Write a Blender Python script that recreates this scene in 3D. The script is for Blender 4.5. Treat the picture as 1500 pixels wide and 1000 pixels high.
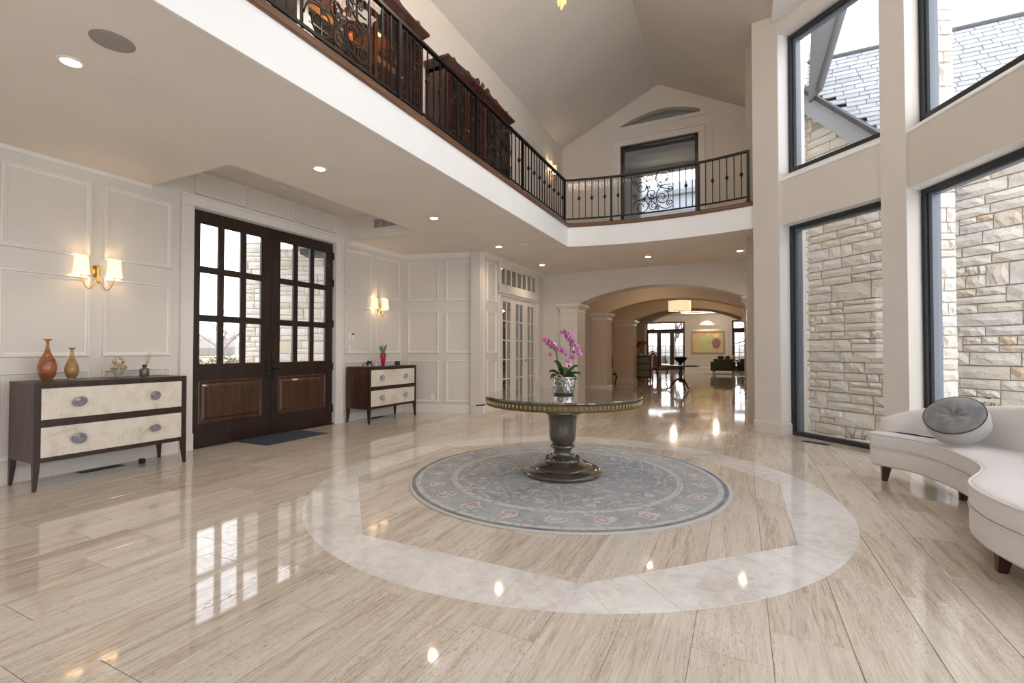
import bpy, bmesh, math, random
from mathutils import Vector, Matrix
EXPO=0.0; SKY=1.45; SHADE=2.2; SCE=6.0; SPOT=26.0; CHAN=420.0
EXPO=-0.08; SKY=3.8; CHAN=85.0; SPOT=24.0; SCE=2.2; SHADE=0.85
SOF=[(0.991, 8.688, 5.108), (1.131, 8.697, 5.275), (1.397, 8.308, 6.235), (0.977, 8.163, 6.008)]
PI=math.pi; C=bpy.context.scene.collection
for o in list(bpy.data.objects): bpy.data.objects.remove(o)
rnd=random.Random(7)

# ---------------------------------------------------------------- camera, world, exposure
cam=bpy.data.cameras.new('camera'); cam.sensor_width=36; cam.lens=690/1500*36; cam.clip_end=400
co=bpy.data.objects.new('camera',cam); C.objects.link(co)
co.location=(0,0,1.2); co.rotation_euler=(math.radians(90+0.9964),0,math.radians(25.8935))
bpy.context.scene.camera=co
sc=bpy.context.scene
sc.view_settings.view_transform='Standard'; sc.view_settings.look='None'
sc.view_settings.exposure=EXPO; sc.view_settings.gamma=1; sc.view_settings.use_curve_mapping=False
w=bpy.data.worlds.new('overcast_sky'); sc.world=w; w.use_nodes=True
wn=w.node_tree.nodes; wl=w.node_tree.links
bg=wn['Background']; tcw=wn.new('ShaderNodeTexCoord'); nz=wn.new('ShaderNodeTexNoise'); nz.inputs['Scale'].default_value=1.6; nz.inputs['Detail'].default_value=3
crw=wn.new('ShaderNodeValToRGB'); crw.color_ramp.elements[0].color=(.80,.87,1.0,1); crw.color_ramp.elements[1].color=(1,1,1,1)
crw.color_ramp.elements[0].position=.3; crw.color_ramp.elements[1].position=.6
wl.new(tcw.outputs['Generated'],nz.inputs['Vector']); wl.new(nz.outputs['Fac'],crw.inputs['Fac']); wl.new(crw.outputs['Color'],bg.inputs['Color'])
bg.inputs['Strength'].default_value=SKY
try:
    sc.cycles.max_bounces=10; sc.cycles.diffuse_bounces=5; sc.cycles.glossy_bounces=4; sc.cycles.transparent_max_bounces=16
    sc.cycles.transmission_bounces=6; sc.cycles.sample_clamp_indirect=6; sc.cycles.use_denoising=True
except Exception: pass

# ---------------------------------------------------------------- helpers
class B:
    def __init__(s): s.v=[];s.f=[]
    def add(s,vs,fs):
        n=len(s.v); s.v+=[tuple(v) for v in vs]; s.f+=[[i+n for i in f] for f in fs]; return s
    def box(s,a,b):
        x0,y0,z0=a;x1,y1,z1=b
        return s.add([(x0,y0,z0),(x1,y0,z0),(x1,y1,z0),(x0,y1,z0),(x0,y0,z1),(x1,y0,z1),(x1,y1,z1),(x0,y1,z1)],
          [(0,3,2,1),(4,5,6,7),(0,1,5,4),(1,2,6,5),(2,3,7,6),(3,0,4,7)])
    def prism(s,poly,z0,z1):
        n=len(poly); vs=[(p[0],p[1],z0) for p in poly]+[(p[0],p[1],z1) for p in poly]
        return s.add(vs,[list(range(n))[::-1],list(range(n,2*n))]+[(i,(i+1)%n,n+(i+1)%n,n+i) for i in range(n)])
    def loft(s,rings,cap=True,close=True):
        n=len(rings[0]); vs=[v for r in rings for v in r]; fs=[]
        for k in range(len(rings)-1):
            for i in range(n if close else n-1):
                j=(i+1)%n; fs.append((k*n+i,k*n+j,(k+1)*n+j,(k+1)*n+i))
        if cap and close: fs+=[list(range(n))[::-1],[(len(rings)-1)*n+i for i in range(n)]]
        return s.add(vs,fs)
    def lathe(s,prof,c=(0,0),n=32,cap=True,sx=1,sy=1):
        rings=[[(c[0]+r*sx*math.cos(2*PI*i/n),c[1]+r*sy*math.sin(2*PI*i/n),z) for i in range(n)] for r,z in prof]
        return s.loft(rings,cap)
    def tube(s,pts,r,n=8,closed=False):
        P=[Vector(p) for p in pts]; m=len(P); rings=[]
        rr=r if isinstance(r,(list,tuple)) else [r]*m
        prev=None
        for i,p in enumerate(P):
            if closed: t=P[(i+1)%m]-P[i-1]
            else: t=(P[min(i+1,m-1)]-P[max(i-1,0)])
            t.normalize()
            if prev is None:
                u=Vector((0,0,1)) if abs(t.z)<.9 else Vector((1,0,0))
            else: u=prev
            a=u-t*u.dot(t)
            if a.length<1e-5: a=t.orthogonal()
            a.normalize(); b=t.cross(a); prev=a
            rings.append([tuple(p+(a*math.cos(2*PI*k/n)+b*math.sin(2*PI*k/n))*rr[i]) for k in range(n)])
        if closed:
            return s.loft(rings+[rings[0]],False)
        return s.loft(rings)
    def sweep(s,path,prof):
        # path: list of (x,y); prof: list of (out,z) relative; out = normal to the left of path direction
        m=len(path); rings=[]
        for i in range(m):
            p=Vector(path[i])
            d0=(Vector(path[i])-Vector(path[i-1])).normalized() if i>0 else None
            d1=(Vector(path[i+1])-Vector(path[i])).normalized() if i<m-1 else None
            if d0 is None: d0=d1
            if d1 is None: d1=d0
            n0=Vector((-d0.y,d0.x)); n1=Vector((-d1.y,d1.x)); nn=(n0+n1)
            nn.normalize(); k=1/max(.3,nn.dot(n0))
            rings.append([(p.x+nn.x*o*k,p.y+nn.y*o*k,z) for o,z in prof])
        return s.loft(rings)
    def xf(s,M,start=0):
        s.v=s.v[:start]+[tuple(M@Vector(v)) for v in s.v[start:]]; return s
    def mesh(s,name,mat,smooth=False):
        me=bpy.data.meshes.new(name); me.from_pydata(s.v,[],s.f)
        bm=bmesh.new(); bm.from_mesh(me); bmesh.ops.recalc_face_normals(bm,faces=bm.faces); bm.to_mesh(me); bm.free()
        if mat: me.materials.append(mat)
        if smooth:
            for p in me.polygons: p.use_smooth=True
            if smooth!='full':
                try: me.set_sharp_from_angle(angle=math.radians(38))
                except Exception: pass
        return me
    def build(s,name,mat,parent=None,smooth=False,bevel=0,loc=None,seg=2):
        o=bpy.data.objects.new(name,s.mesh(name,mat,smooth)); C.objects.link(o)
        if parent is not None: o.parent=parent
        if loc is not None: o.location=loc
        if bevel:
            m=o.modifiers.new('bevel','BEVEL'); m.width=bevel; m.segments=seg; m.limit_method='ANGLE'; m.angle_limit=math.radians(40)
        return o
def link(name,me,parent=None,loc=(0,0,0),rot=(0,0,0),scale=(1,1,1)):
    o=bpy.data.objects.new(name,me); C.objects.link(o); o.parent=parent
    o.location=loc; o.rotation_euler=rot; o.scale=scale; return o
def tag(o,label,cat,group=None,kind=None):
    if label: o['label']=label
    if cat: o['category']=cat
    if group: o['group']=group
    if kind: o['kind']=kind
    return o
def thing(name,label,cat,loc=(0,0,0),rz=0,group=None):
    o=bpy.data.objects.new(name,None); C.objects.link(o); o.empty_display_size=.1
    o.location=loc; o.rotation_euler=(0,0,rz); return tag(o,label,cat,group)
def struct(o,label=None):
    o['kind']='structure'
    if label: o['label']=label
    return o
def sroot(name,label=None,loc=(0,0,0),rz=0):
    o=bpy.data.objects.new(name,None); C.objects.link(o); o.location=loc; o.rotation_euler=(0,0,rz); return struct(o,label)
def copy_tree(o,parent=None):
    c=o.copy(); C.objects.link(c); c.parent=parent
    for ch in [x for x in kids.get(o.name,[])]: copy_tree(ch,c)
    return c
kids={}
def index_kids():
    kids.clear()
    for o in C.objects:
        if o.parent: kids.setdefault(o.parent.name,[]).append(o)
def frameL(p,ang):  # local frame: x along wall, y = outward normal (left of x), z up
    return Matrix.Translation(Vector((p[0],p[1],0)))@Matrix.Rotation(ang,4,'Z')

# ---------------------------------------------------------------- materials
def mat(name,col=(.8,.8,.8),rough=.5,metal=0,spec=.5,emit=None,es=0,trans=0,coat=0,ior=None,alpha=None,sheen=0):
    m=bpy.data.materials.new(name); m.use_nodes=True; b=m.node_tree.nodes['Principled BSDF']
    b.inputs['Base Color'].default_value=(*col,1); b.inputs['Roughness'].default_value=rough; b.inputs['Metallic'].default_value=metal
    b.inputs['Specular IOR Level'].default_value=spec
    if emit: b.inputs['Emission Color'].default_value=(*emit,1); b.inputs['Emission Strength'].default_value=es
    b.inputs['Transmission Weight'].default_value=trans; b.inputs['Coat Weight'].default_value=coat
    if coat: b.inputs['Coat Roughness'].default_value=.05
    if ior: b.inputs['IOR'].default_value=ior
    if sheen: b.inputs['Sheen Weight'].default_value=sheen
    return m
def nd(m,t,**kw):
    n=m.node_tree.nodes.new(t)
    for k,v in kw.items():
        if k in n.inputs: n.inputs[k].default_value=v
        else: setattr(n,k,v)
    return n
def lk(m,a,b): m.node_tree.links.new(a,b)
def ramp(m,fac,stops):
    r=nd(m,'ShaderNodeValToRGB'); e=r.color_ramp.elements
    while len(e)<len(stops): e.new(.5)
    for i,(p,c) in enumerate(stops): e[i].position=p; e[i].color=(*c,1)
    lk(m,fac,r.inputs['Fac']); return r.outputs['Color']
def coords(m,scale=(1,1,1),space='Object',rot=(0,0,0)):
    t=nd(m,'ShaderNodeTexCoord'); mp=nd(m,'ShaderNodeMapping'); mp.inputs['Scale'].default_value=scale; mp.inputs['Rotation'].default_value=rot
    if space=='World':
        g=nd(m,'ShaderNodeNewGeometry'); lk(m,g.outputs['Position'],mp.inputs['Vector'])
    else: lk(m,t.outputs[space],mp.inputs['Vector'])
    return mp
def noise(m,vec,scale=5,detail=4,rough=.5,dist=0):
    n=nd(m,'ShaderNodeTexNoise'); n.inputs['Scale'].default_value=scale; n.inputs['Detail'].default_value=detail; n.inputs['Roughness'].default_value=rough; n.inputs['Distortion'].default_value=dist
    if vec is not None: lk(m,vec,n.inputs['Vector'])
    return n.outputs['Fac']
def mixc(m,fac,a,b,mode='MIX'):
    x=nd(m,'ShaderNodeMix'); x.data_type='RGBA'; x.blend_type=mode
    for s,v in ((0,fac),(6,a),(7,b)):
        if hasattr(v,'is_linked') or hasattr(v,'links'): lk(m,v,x.inputs[s])
        elif s==0: x.inputs[0].default_value=v
        else: x.inputs[s].default_value=(*v,1)
    return x.outputs[2]
def mth(m,op,a,b=0,c=0):
    x=nd(m,'ShaderNodeMath'); x.operation=op
    for i,v in enumerate((a,b,c)):
        if hasattr(v,'links'): lk(m,v,x.inputs[i])
        else: x.inputs[i].default_value=v
    return x.outputs[0]
def bump(m,h,strength=.3,dist=.01):
    b=nd(m,'ShaderNodeBump'); b.inputs['Strength'].default_value=strength; b.inputs['Distance'].default_value=dist
    lk(m,h,b.inputs['Height']); lk(m,b.outputs['Normal'],P(m).inputs['Normal'])
def P(m): return m.node_tree.nodes['Principled BSDF']
def base(m,out): lk(m,out,P(m).inputs['Base Color'])

def paint(name,col,rough=.5,var=.03):
    m=mat(name,col,rough,spec=.35); v=coords(m,(1,1,1),'World').outputs[0]
    n=noise(m,v,1.3,3); a=tuple(c*(1-var) for c in col); b=tuple(min(1,c*(1+var)) for c in col)
    base(m,ramp(m,n,[(.3,a),(.7,b)])); bump(m,noise(m,v,160,2),.05,.002); return m
M_wall=paint('warm_white_panelling',(.69,.65,.60),.38)
M_wall2=paint('greige_wall_paint',(.72,.665,.60),.6)
M_pier=paint('bay_wall_paint',(.74,.70,.65),.6)
M_reveal=paint('bright_white_reveal',(.85,.85,.84),.5)
M_ceil=paint('cream_ceiling_paint',(.78,.725,.66),.7)
M_ceil2=paint('vault_ceiling_paint',(.70,.655,.60),.75)
M_fascia=paint('white_gallery_fascia',(.84,.84,.83),.5)
M_trim=paint('white_gloss_trim',(.76,.725,.68),.3)
M_hall=paint('warm_cream_hall_paint',(.68,.57,.45),.6)
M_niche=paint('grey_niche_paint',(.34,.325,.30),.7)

def wood(name,c1,c2,c3,rough=.3,axis='Z',sc=1,coat=.2):
    m=mat(name,c2,rough,coat=coat); s={'Z':(9,9,.7),'X':(.7,9,9),'Y':(9,.7,9)}[axis]
    v=coords(m,tuple(k*sc for k in s)).outputs[0]
    n=noise(m,v,3,6,.6,.6); n2=noise(m,v,14,3,.6)
    f=mth(m,'ADD',mth(m,'MULTIPLY',n,.7),mth(m,'MULTIPLY',n2,.3))
    base(m,ramp(m,f,[(.3,c1),(.5,c2),(.7,c3)])); bump(m,n2,.08,.002); return m
M_door=wood('dark_mahogany_door',(.008,.004,.003),(.020,.009,.006),(.045,.020,.013),.36,coat=.08)
M_doorp=wood('mahogany_door_panel',(.025,.010,.006),(.062,.026,.014),(.12,.054,.029),.36,coat=.08)
M_espr=wood('espresso_wood',(.012,.005,.004),(.027,.011,.008),(.055,.024,.014),.36,coat=.05)
M_sidep=wood('reddish_cabinet_side',(.022,.007,.005),(.06,.018,.011),(.10,.036,.02),.38,coat=.05)
M_nose=wood('walnut_nosing',(.06,.026,.014),(.13,.06,.032),(.22,.11,.06),.3,'Y')
M_mahog=wood('glossy_mahogany',(.02,.006,.004),(.05,.014,.009),(.09,.03,.018),.18)
M_leg=wood('sofa_leg_wood',(.02,.007,.006),(.04,.013,.010),(.07,.022,.015),.3)

M_iron=mat('black_wrought_iron',(.012,.011,.012),.42,.6)
M_brass=mat('aged_brass',(.62,.40,.13),.28,1)
M_brassd=mat('dark_brass',(.25,.15,.06),.35,1)
M_black=mat('black_metal',(.02,.02,.022),.4,.5)
M_chrome=mat('polished_nickel',(.75,.73,.70),.12,1)
M_frame=mat('charcoal_window_frame',(.035,.038,.042),.45,.2)
M_frame2=mat('outer_grey_window_frame',(.16,.185,.22),.4,.2)
M_vent=mat('dark_bronze_register',(.035,.028,.024),.5,.5)
M_plast=mat('white_plastic',(.80,.79,.77),.35)
M_grey=mat('grey_speaker_mesh',(.33,.30,.27),.7)

def glass(name,tint=(1,1,1),refl=.10,rough=0.0,wav=0,nofr=False):
    m=bpy.data.materials.new(name); m.use_nodes=True; nt=m.node_tree; nt.nodes.clear()
    o=nt.nodes.new('ShaderNodeOutputMaterial'); t=nt.nodes.new('ShaderNodeBsdfTransparent'); t.inputs[0].default_value=(*tint,1)
    g=nt.nodes.new('ShaderNodeBsdfGlossy'); g.inputs['Roughness'].default_value=rough
    fr=nt.nodes.new('ShaderNodeFresnel'); fr.inputs['IOR'].default_value=1.5
    a=nt.nodes.new('ShaderNodeMath'); a.operation='ADD'; a.inputs[1].default_value=refl-.04; a.use_clamp=True
    x=nt.nodes.new('ShaderNodeMixShader'); nt.links.new(fr.outputs[0],a.inputs[0]); pass
    nt.links.new(t.outputs[0],x.inputs[1]); nt.links.new(g.outputs[0],x.inputs[2]); nt.links.new(x.outputs[0],o.inputs[0])
    gm=nt.nodes.new('ShaderNodeNewGeometry'); iv=nt.nodes.new('ShaderNodeMath'); iv.operation='SUBTRACT'; iv.inputs[0].default_value=1; nt.links.new(gm.outputs['Backfacing'],iv.inputs[1])
    mu=nt.nodes.new('ShaderNodeMath'); mu.operation='MULTIPLY'; nt.links.new(iv.outputs[0],mu.inputs[1])
    if nofr: mu.inputs[0].default_value=refl
    else: nt.links.new(a.outputs[0],mu.inputs[0])
    nt.links.new(mu.outputs[0],x.inputs[0])
    if wav:
        n=nt.nodes.new('ShaderNodeTexNoise'); n.inputs['Scale'].default_value=2.2; n.inputs['Detail'].default_value=1
        b=nt.nodes.new('ShaderNodeBump'); b.inputs['Strength'].default_value=wav; b.inputs['Distance'].default_value=.1
        nt.links.new(n.outputs[0],b.inputs['Height']); nt.links.new(b.outputs[0],g.inputs['Normal'])
    return m
M_glass=glass('window_glass',refl=.05); M_glassd=glass('door_glass',refl=.06)
M_guard=glass('clear_acrylic_guard',refl=.03,rough=.03,nofr=True)
M_mirr=glass('reflective_door_glass',(.55,.56,.56),refl=.5)
M_cabg=glass('cabinet_glass',(.8,.75,.7),refl=.05)

# travertine planks (grain along Y) with a little tone change from plank to plank
def travertine():
    m=mat('honed_travertine',(.6,.5,.42),.1,spec=.5)
    oi=nd(m,'ShaderNodeObjectInfo'); g=nd(m,'ShaderNodeNewGeometry')
    off=nd(m,'ShaderNodeVectorMath'); off.operation='ADD'; lk(m,g.outputs['Position'],off.inputs[0])
    at=nd(m,'ShaderNodeAttribute'); at.attribute_name='tone'
    r=mth(m,'ADD',oi.outputs['Random'],at.outputs['Fac'])
    cx=nd(m,'ShaderNodeCombineXYZ'); lk(m,mth(m,'MULTIPLY',r,37.0),cx.inputs[0]); lk(m,mth(m,'MULTIPLY',r,91.0),cx.inputs[1]); lk(m,cx.outputs[0],off.inputs[1])
    def mp(s):
        q=nd(m,'ShaderNodeMapping'); q.inputs['Scale'].default_value=s; lk(m,off.outputs[0],q.inputs['Vector']); return q.outputs[0]
    n1=noise(m,mp((14,.8,1)),1.6,6,.62,.5); n2=noise(m,mp((60,3.2,1)),2.2,5,.65,.4); n3=noise(m,mp((1.2,.6,1)),1.2,2)
    rr=mth(m,'FRACT',mth(m,'MULTIPLY',r,7.31))
    f=mth(m,'ADD',mth(m,'MULTIPLY',n1,.50),mth(m,'MULTIPLY',n2,.50))
    f=mth(m,'ADD',f,mth(m,'MULTIPLY',mth(m,'SUBTRACT',rr,.5),.10)); f=mth(m,'ADD',f,mth(m,'MULTIPLY',mth(m,'SUBTRACT',n3,.5),.1))
    col=ramp(m,f,[(.30,(.33,.25,.185)),(.39,(.50,.41,.325)),(.48,(.63,.55,.465)),(.60,(.71,.645,.57)),(.75,(.76,.705,.64))])
    pit=noise(m,mp((60,12,1)),2.6,4,.65); pz=noise(m,mp((3,.5,1)),1.4,3)
    pm=mth(m,'MULTIPLY',ramp(m,pit,[(.56,(0,0,0)),(.62,(1,1,1))]),ramp(m,pz,[(.42,(0,0,0)),(.58,(1,1,1))]))
    base(m,mixc(m,mth(m,'MULTIPLY',pm,.75),col,(.18,.125,.09)))
    rf=mth(m,'ADD',.045,mth(m,'MULTIPLY',pm,.35)); lk(m,rf,P(m).inputs['Roughness'])
    P(m).inputs['IOR'].default_value=1.62
    bump(m,mth(m,'SUBTRACT',mth(m,'MULTIPLY',noise(m,mp((2.0,1.2,1)),1.5,2),1.0),mth(m,'MULTIPLY',pm,.06)),.05,.01)
    return m
M_trav=travertine()
def marble():
    m=mat('pale_cream_marble',(.72,.70,.67),.06); v=coords(m,(1,1,1),'World').outputs[0]
    oi=nd(m,'ShaderNodeObjectInfo')
    n=noise(m,v,9,8,.7,1.5); n2=noise(m,v,2.2,4,.6,.5)
    f=mth(m,'ADD',mth(m,'MULTIPLY',n,.55),mth(m,'MULTIPLY',n2,.45)); f=mth(m,'ADD',f,mth(m,'MULTIPLY',mth(m,'SUBTRACT',oi.outputs['Random'],.5),.06))
    base(m,ramp(m,f,[(.36,(.62,.58,.54)),(.5,(.76,.73,.70)),(.62,(.83,.82,.80))])); P(m).inputs['IOR'].default_value=1.6; return m
M_marb=marble()
M_grout=mat('floor_grout',(.36,.29,.23),.6)

def limestone(name='cream_limestone'):
    m=mat(name,(.6,.55,.48),.9,spec=.2); oi=nd(m,'ShaderNodeObjectInfo'); v=coords(m,(1,1,1),'World').outputs[0]
    at=nd(m,'ShaderNodeAttribute'); at.attribute_name='tone'
    r=mth(m,'FRACT',mth(m,'ADD',oi.outputs['Random'],at.outputs['Fac']))
    c=ramp(m,r,[(0,(.84,.79,.70)),(.25,(.88,.84,.77)),(.45,(.82,.75,.65)),(.62,(.89,.86,.81)),(.82,(.78,.75,.71)),(.92,(.80,.67,.51)),(.96,(.86,.81,.73)),(1,(.88,.84,.77))])
    n=noise(m,v,6,6,.65); n2=noise(m,v,34,5,.7)
    c=mixc(m,.7,c,ramp(m,n,[(.25,(.84,.78,.69)),(.5,(1,1,1)),(.75,(1.0,.97,.92))]),'MULTIPLY')
    c=mixc(m,.5,c,ramp(m,n2,[(.3,(.78,.76,.72)),(.55,(1,1,1))]),'MULTIPLY')
    base(m,c); bump(m,mth(m,'ADD',n,mth(m,'MULTIPLY',n2,.5)),.55,.03); return m
M_stone=limestone(); M_mortar=mat('grey_brown_mortar',(.50,.46,.41),.95)

_n=Vector((-.43,-.56,.70)).normalized()
CUSH=((1.535,4.90,.637),_n.to_track_quat('Z','Y').to_euler())
# ================================================================ STRUCTURE
H1=3.04; ZW=3.38; ZF=3.45; XF=-2.78
def WM(p,d,n=None):
    d=Vector((d[0],d[1],0)).normalized()
    n=Vector((n[0],n[1],0)).normalized() if n else Vector((-d.y,d.x,0))
    return Matrix(((d.x,n.x,0,p[0]),(d.y,n.y,0,p[1]),(0,0,1,p[2] if len(p)>2 else 0),(0,0,0,1)))
LW=WM((-5.93,0),(0,1),(1,0))                 # left wall: u = Y, v = into the room
PD=Vector((1.58,.44)).normalized()
PW=WM((-5.93,7.3),PD,(PD.y,-PD.x))           # angled panelled wall
SW=WM((-4.35,0),(0,1),(1,0))                 # wall with the French doors

# ---- floor: planks laid along Y, one object each near the camera, the rest one stuff part
room=[(-6.05,-5),(-6.05,7.45),(-4.45,7.85),(-4.45,11.0),(.4,11.0),(.3,8.1),(.75,7.9),(1.9,6.72),(2.45,5.4),(2.5,-1.4),(1.95,-2.6),(.75,-3.8),(.85,-5)]
def inside(x,y,poly):
    c=False;n=len(poly)
    for i in range(n):
        x1,y1=poly[i];x2,y2=poly[i-1]
        if (y1>y)!=(y2>y) and x<(x2-x1)*(y-y1)/(y2-y1)+x1: c=not c
    return c
floor=B().prism(room,-.12,-.004).box((-8.5,10.7,-.12),(3.2,29.6,-.0045)).build('floor',M_grout); struct(floor,'travertine plank floor with a pale marble ring inlay')
PWD=.293; Rn,Rc=2.2,Vector((-1.48,4.13))
planks=[]
k=0; x=-6.05
while x<2.5:
    y=-5+rnd.random()*.9
    while y<29.5:
        L=rnd.choice((.6,.9,.9,.9,1.1)); cx,cy=x+PWD/2,y+L/2
        ok=inside(cx,cy,room) or inside(cx-.12,cy-L*.4,room) or inside(cx,cy+L*.45,room) or inside(cx-.14,cy,room)
        if cy>11.0: ok=(-8.4<cx<3) and (cy>19.5 or (-5.2<cx<1.0))
        if y+L>29.5: L=29.5-y
        if ok:
            # view test and distance
            dx,dy=cx,cy; f=-.4367*dx+.8996*dy; r=.8996*dx+.4367*dy
            vis=f>1.4 and abs(r)<f*1.15+.4
            planks.append((0 if vis else 1,f if vis else 50+abs(f),x,y,L))
        y+=L
    x+=PWD; k+=1
planks.sort()
def plank_bm(L):
    g=.0012; b=B(); x0,x1,y0,y1=g,PWD-g,g,L-g; e=.0012
    return b.add([(x0,y0,-.004),(x1,y0,-.004),(x1,y1,-.004),(x0,y1,-.004),(x0,y0,-e),(x1,y0,-e),(x1,y1,-e),(x0,y1,-e),(x0+e,y0+e,0),(x1-e,y0+e,0),(x1-e,y1-e,0),(x0+e,y1-e,0)],
      [(0,1,5,4),(1,2,6,5),(2,3,7,6),(3,0,4,7),(4,5,9,8),(5,6,10,9),(6,7,11,10),(7,4,8,11),(8,9,10,11)])
pm={}
for v,d,x,y,L in planks[:295]:
    key=round(L,3)
    if key not in pm: pm[key]=plank_bm(L).mesh('plank',M_trav)
    link('plank',pm[key],floor,(x,y,0))
rb=B(); tones=[]
for v,d,x,y,L in planks[295:]:
    p=plank_bm(L); s=len(rb.v); rb.add(p.v,p.f); rb.xf(Matrix.Translation((x,y,0)),s); tones+=[rnd.random()]*len(p.f)
o=rb.build('far_planks',M_trav,floor); tag(o,None,None,kind='stuff')
a=o.data.attributes.new('tone','FLOAT','FACE'); a.data.foreach_set('value',tones)

# ---- marble ring inlay: octagonal inner edge, circular outer edge, tiles cut square to each side
ring=thing('marble_ring_inlay','pale marble ring inlaid in the floor around the patterned rug','floor inlay',(Rc.x,Rc.y,0)); 
def arcp(a0,a1,n=7): return [(Rn*math.cos(a0+(a1-a0)*i/(n-1)),Rn*math.sin(a0+(a1-a0)*i/(n-1))) for i in range(n)]
ap=1.93*math.cos(PI/8); hs=1.93*math.sin(PI/8)
def ringtile(poly):
    c=Vector((sum(p[0] for p in poly)/len(poly),sum(p[1] for p in poly)/len(poly)))
    q=[]
    for p in poly:
        d=Vector(p)-c; q.append(tuple(c+d*(1-.0028/max(.05,d.length))))
    b=B().prism(q,-.001,.0012); b.build('marble_tile',M_marb,ring)
for s in range(8):
    A=s*PI/4-PI/2; ca,sa=math.cos(A),math.sin(A)
    def T(u,v): return (ca*v-sa*u, sa*v+ca*u)      # v radial, u tangential
    cuts=[-hs,-.51,-.05,.42,hs] if s%2==0 else [-hs,-.42,.05,.51,hs]
    for a,b_ in zip(cuts,cuts[1:]):
        t0=math.asin(a/Rn); t1=math.asin(b_/Rn)
        outer=[T(Rn*math.sin(t0+(t1-t0)*i/5),Rn*math.cos(t0+(t1-t0)*i/5)) for i in range(6)]
        ringtile([T(b_,ap),T(a,ap)]+outer)
    t1=math.asin(hs/Rn); t2=PI/4-t1
    ringtile([T(hs,ap)]+[T(Rn*math.sin(t1+(t2-t1)*i/4),Rn*math.cos(t1+(t2-t1)*i/4)) for i in range(5)])

# ---- left wall with the entrance opening
def wbox(b,M,a,c):
    n=len(b.v); b.box(a,c); b.xf(M,n); return b
wl_=B()
for a,c in (((-5,-.25,0),(3.41,0,H1+.5)),((5.62,-.25,0),(7.42,0,H1+.5)),((3.41,-.25,2.93),(5.62,0,H1+.5))): wbox(wl_,LW,a,c)
wall_left=wl_.build('wall_left',M_wall); struct(wall_left,'panelled warm white wall on the left with the entrance door')
wp=B(); wbox(wp,PW,(-.02,-.2,0),(1.66,0,H1+.02)); wall_p=wp.build('wall_angled',M_wall); struct(wall_p,'angled panelled wall behind the second console')
ws=B()
for a,c in (((7.6,-.2,0),(8.42,0,H1+.02)),((10.32,-.2,0),(10.9,0,H1+.02)),((8.42,-.2,2.92),(10.32,0,H1+.02)),((8.42,-.2,2.33),(10.32,0,2.52))): wbox(ws,SW,a,c)
wall_s=ws.build('wall_side',M_wall); struct(wall_s,'wall holding the white French doors')
def mould(parent,M,u0,u1,z0,z1,w=.046,d=.024,name='panel_moulding',m=None):
    b=B(); prof=[(0,0),(.006,d),(w*.45,d),(w*.62,d*.45),(w,d*.35),(w,0)]
    rings=[]
    for (cu,cz,su,sz) in ((u0,z0,1,1),(u1,z0,-1,1),(u1,z1,-1,-1),(u0,z1,1,-1)):
        rings.append([(cu+su*o_,v,cz+sz*o_) for o_,v in prof])
    b.loft(rings+[rings[0]],False,close=False); b.xf(M); return b.build(name,m or M_trim,parent)
rows=((2.13,2.905),(1.13,1.94),(.20,1.0))
for u0,u1 in ((.55,1.15),(1.20,1.66),(1.76,2.42),(2.52,3.17),(5.82,6.46),(6.56,7.24)):
    for z0,z1 in rows: mould(wall_left,LW,u0,u1,z0,z1)
for u0,u1 in ((3.42,4.06),(4.16,4.82),(4.92,5.62)): mould(wall_left,LW,u0,u1,3.09,3.37,.03)
for u0,u1 in ((.13,.757),(.895,1.516)):
    for z0,z1 in rows: mould(wall_p,PW,u0,u1,z0,z1)
for z0,z1 in rows: mould(wall_s,SW,7.86,8.24,z0,z1)
# baseboards and crown
bprof=[(0,0),(-.022,0),(-.022,.125),(-.016,.135),(-.010,.15),(0,.155)]
def board(name,path,prof,mt=M_trim): 
    o=B().sweep(path,prof).build(name,mt); return struct(o)
pc=(-5.93+PD.x*1.64,7.3+PD.y*1.64)
board('baseboard_left',[(-5.93,-5),(-5.93,3.27)],bprof)
board('baseboard_left',[(-5.93,5.76),(-5.93,7.3),pc,(-4.35,8.34)],bprof)
cprof=[(0,H1-.085),(-.012,H1-.085),(-.02,H1-.05),(-.05,H1-.015),(-.055,H1),(0,H1)]
board('trim_1',[(-5.93,5.93),(-5.93,7.3),pc,(-4.35,10.7)],cprof)
board('trim_2',[(-5.93,-5),(-5.93,2.955)],[(0,H1-.04),(-.010,H1-.04),(-.018,H1-.012),(-.02,H1),(0,H1)])

# ---- entrance casing
b=B()
for a,c in (((3.28,0,0),(3.41,.03,2.93)),((5.62,0,0),(5.75,.03,2.93)),((3.28,0,2.93),(5.75,.031,3.045)),((3.262,0,0),(3.288,.045,3.03)),((5.742,0,0),(5.768,.045,3.03)),((3.26,0,3.03),(5.77,.052,3.065)),
            ((3.396,-.2,0),(3.412,.005,2.928)),((5.618,-.2,0),(5.634,.005,2.928)),((3.397,-.2,2.926),(5.633,.004,2.944)),((3.272,0,0),(3.418,.04,.2)),((5.612,0,0),(5.758,.04,.2))): wbox(b,LW,a,c)
struct(b.build('trim_3',M_trim,bevel=.004))
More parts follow.
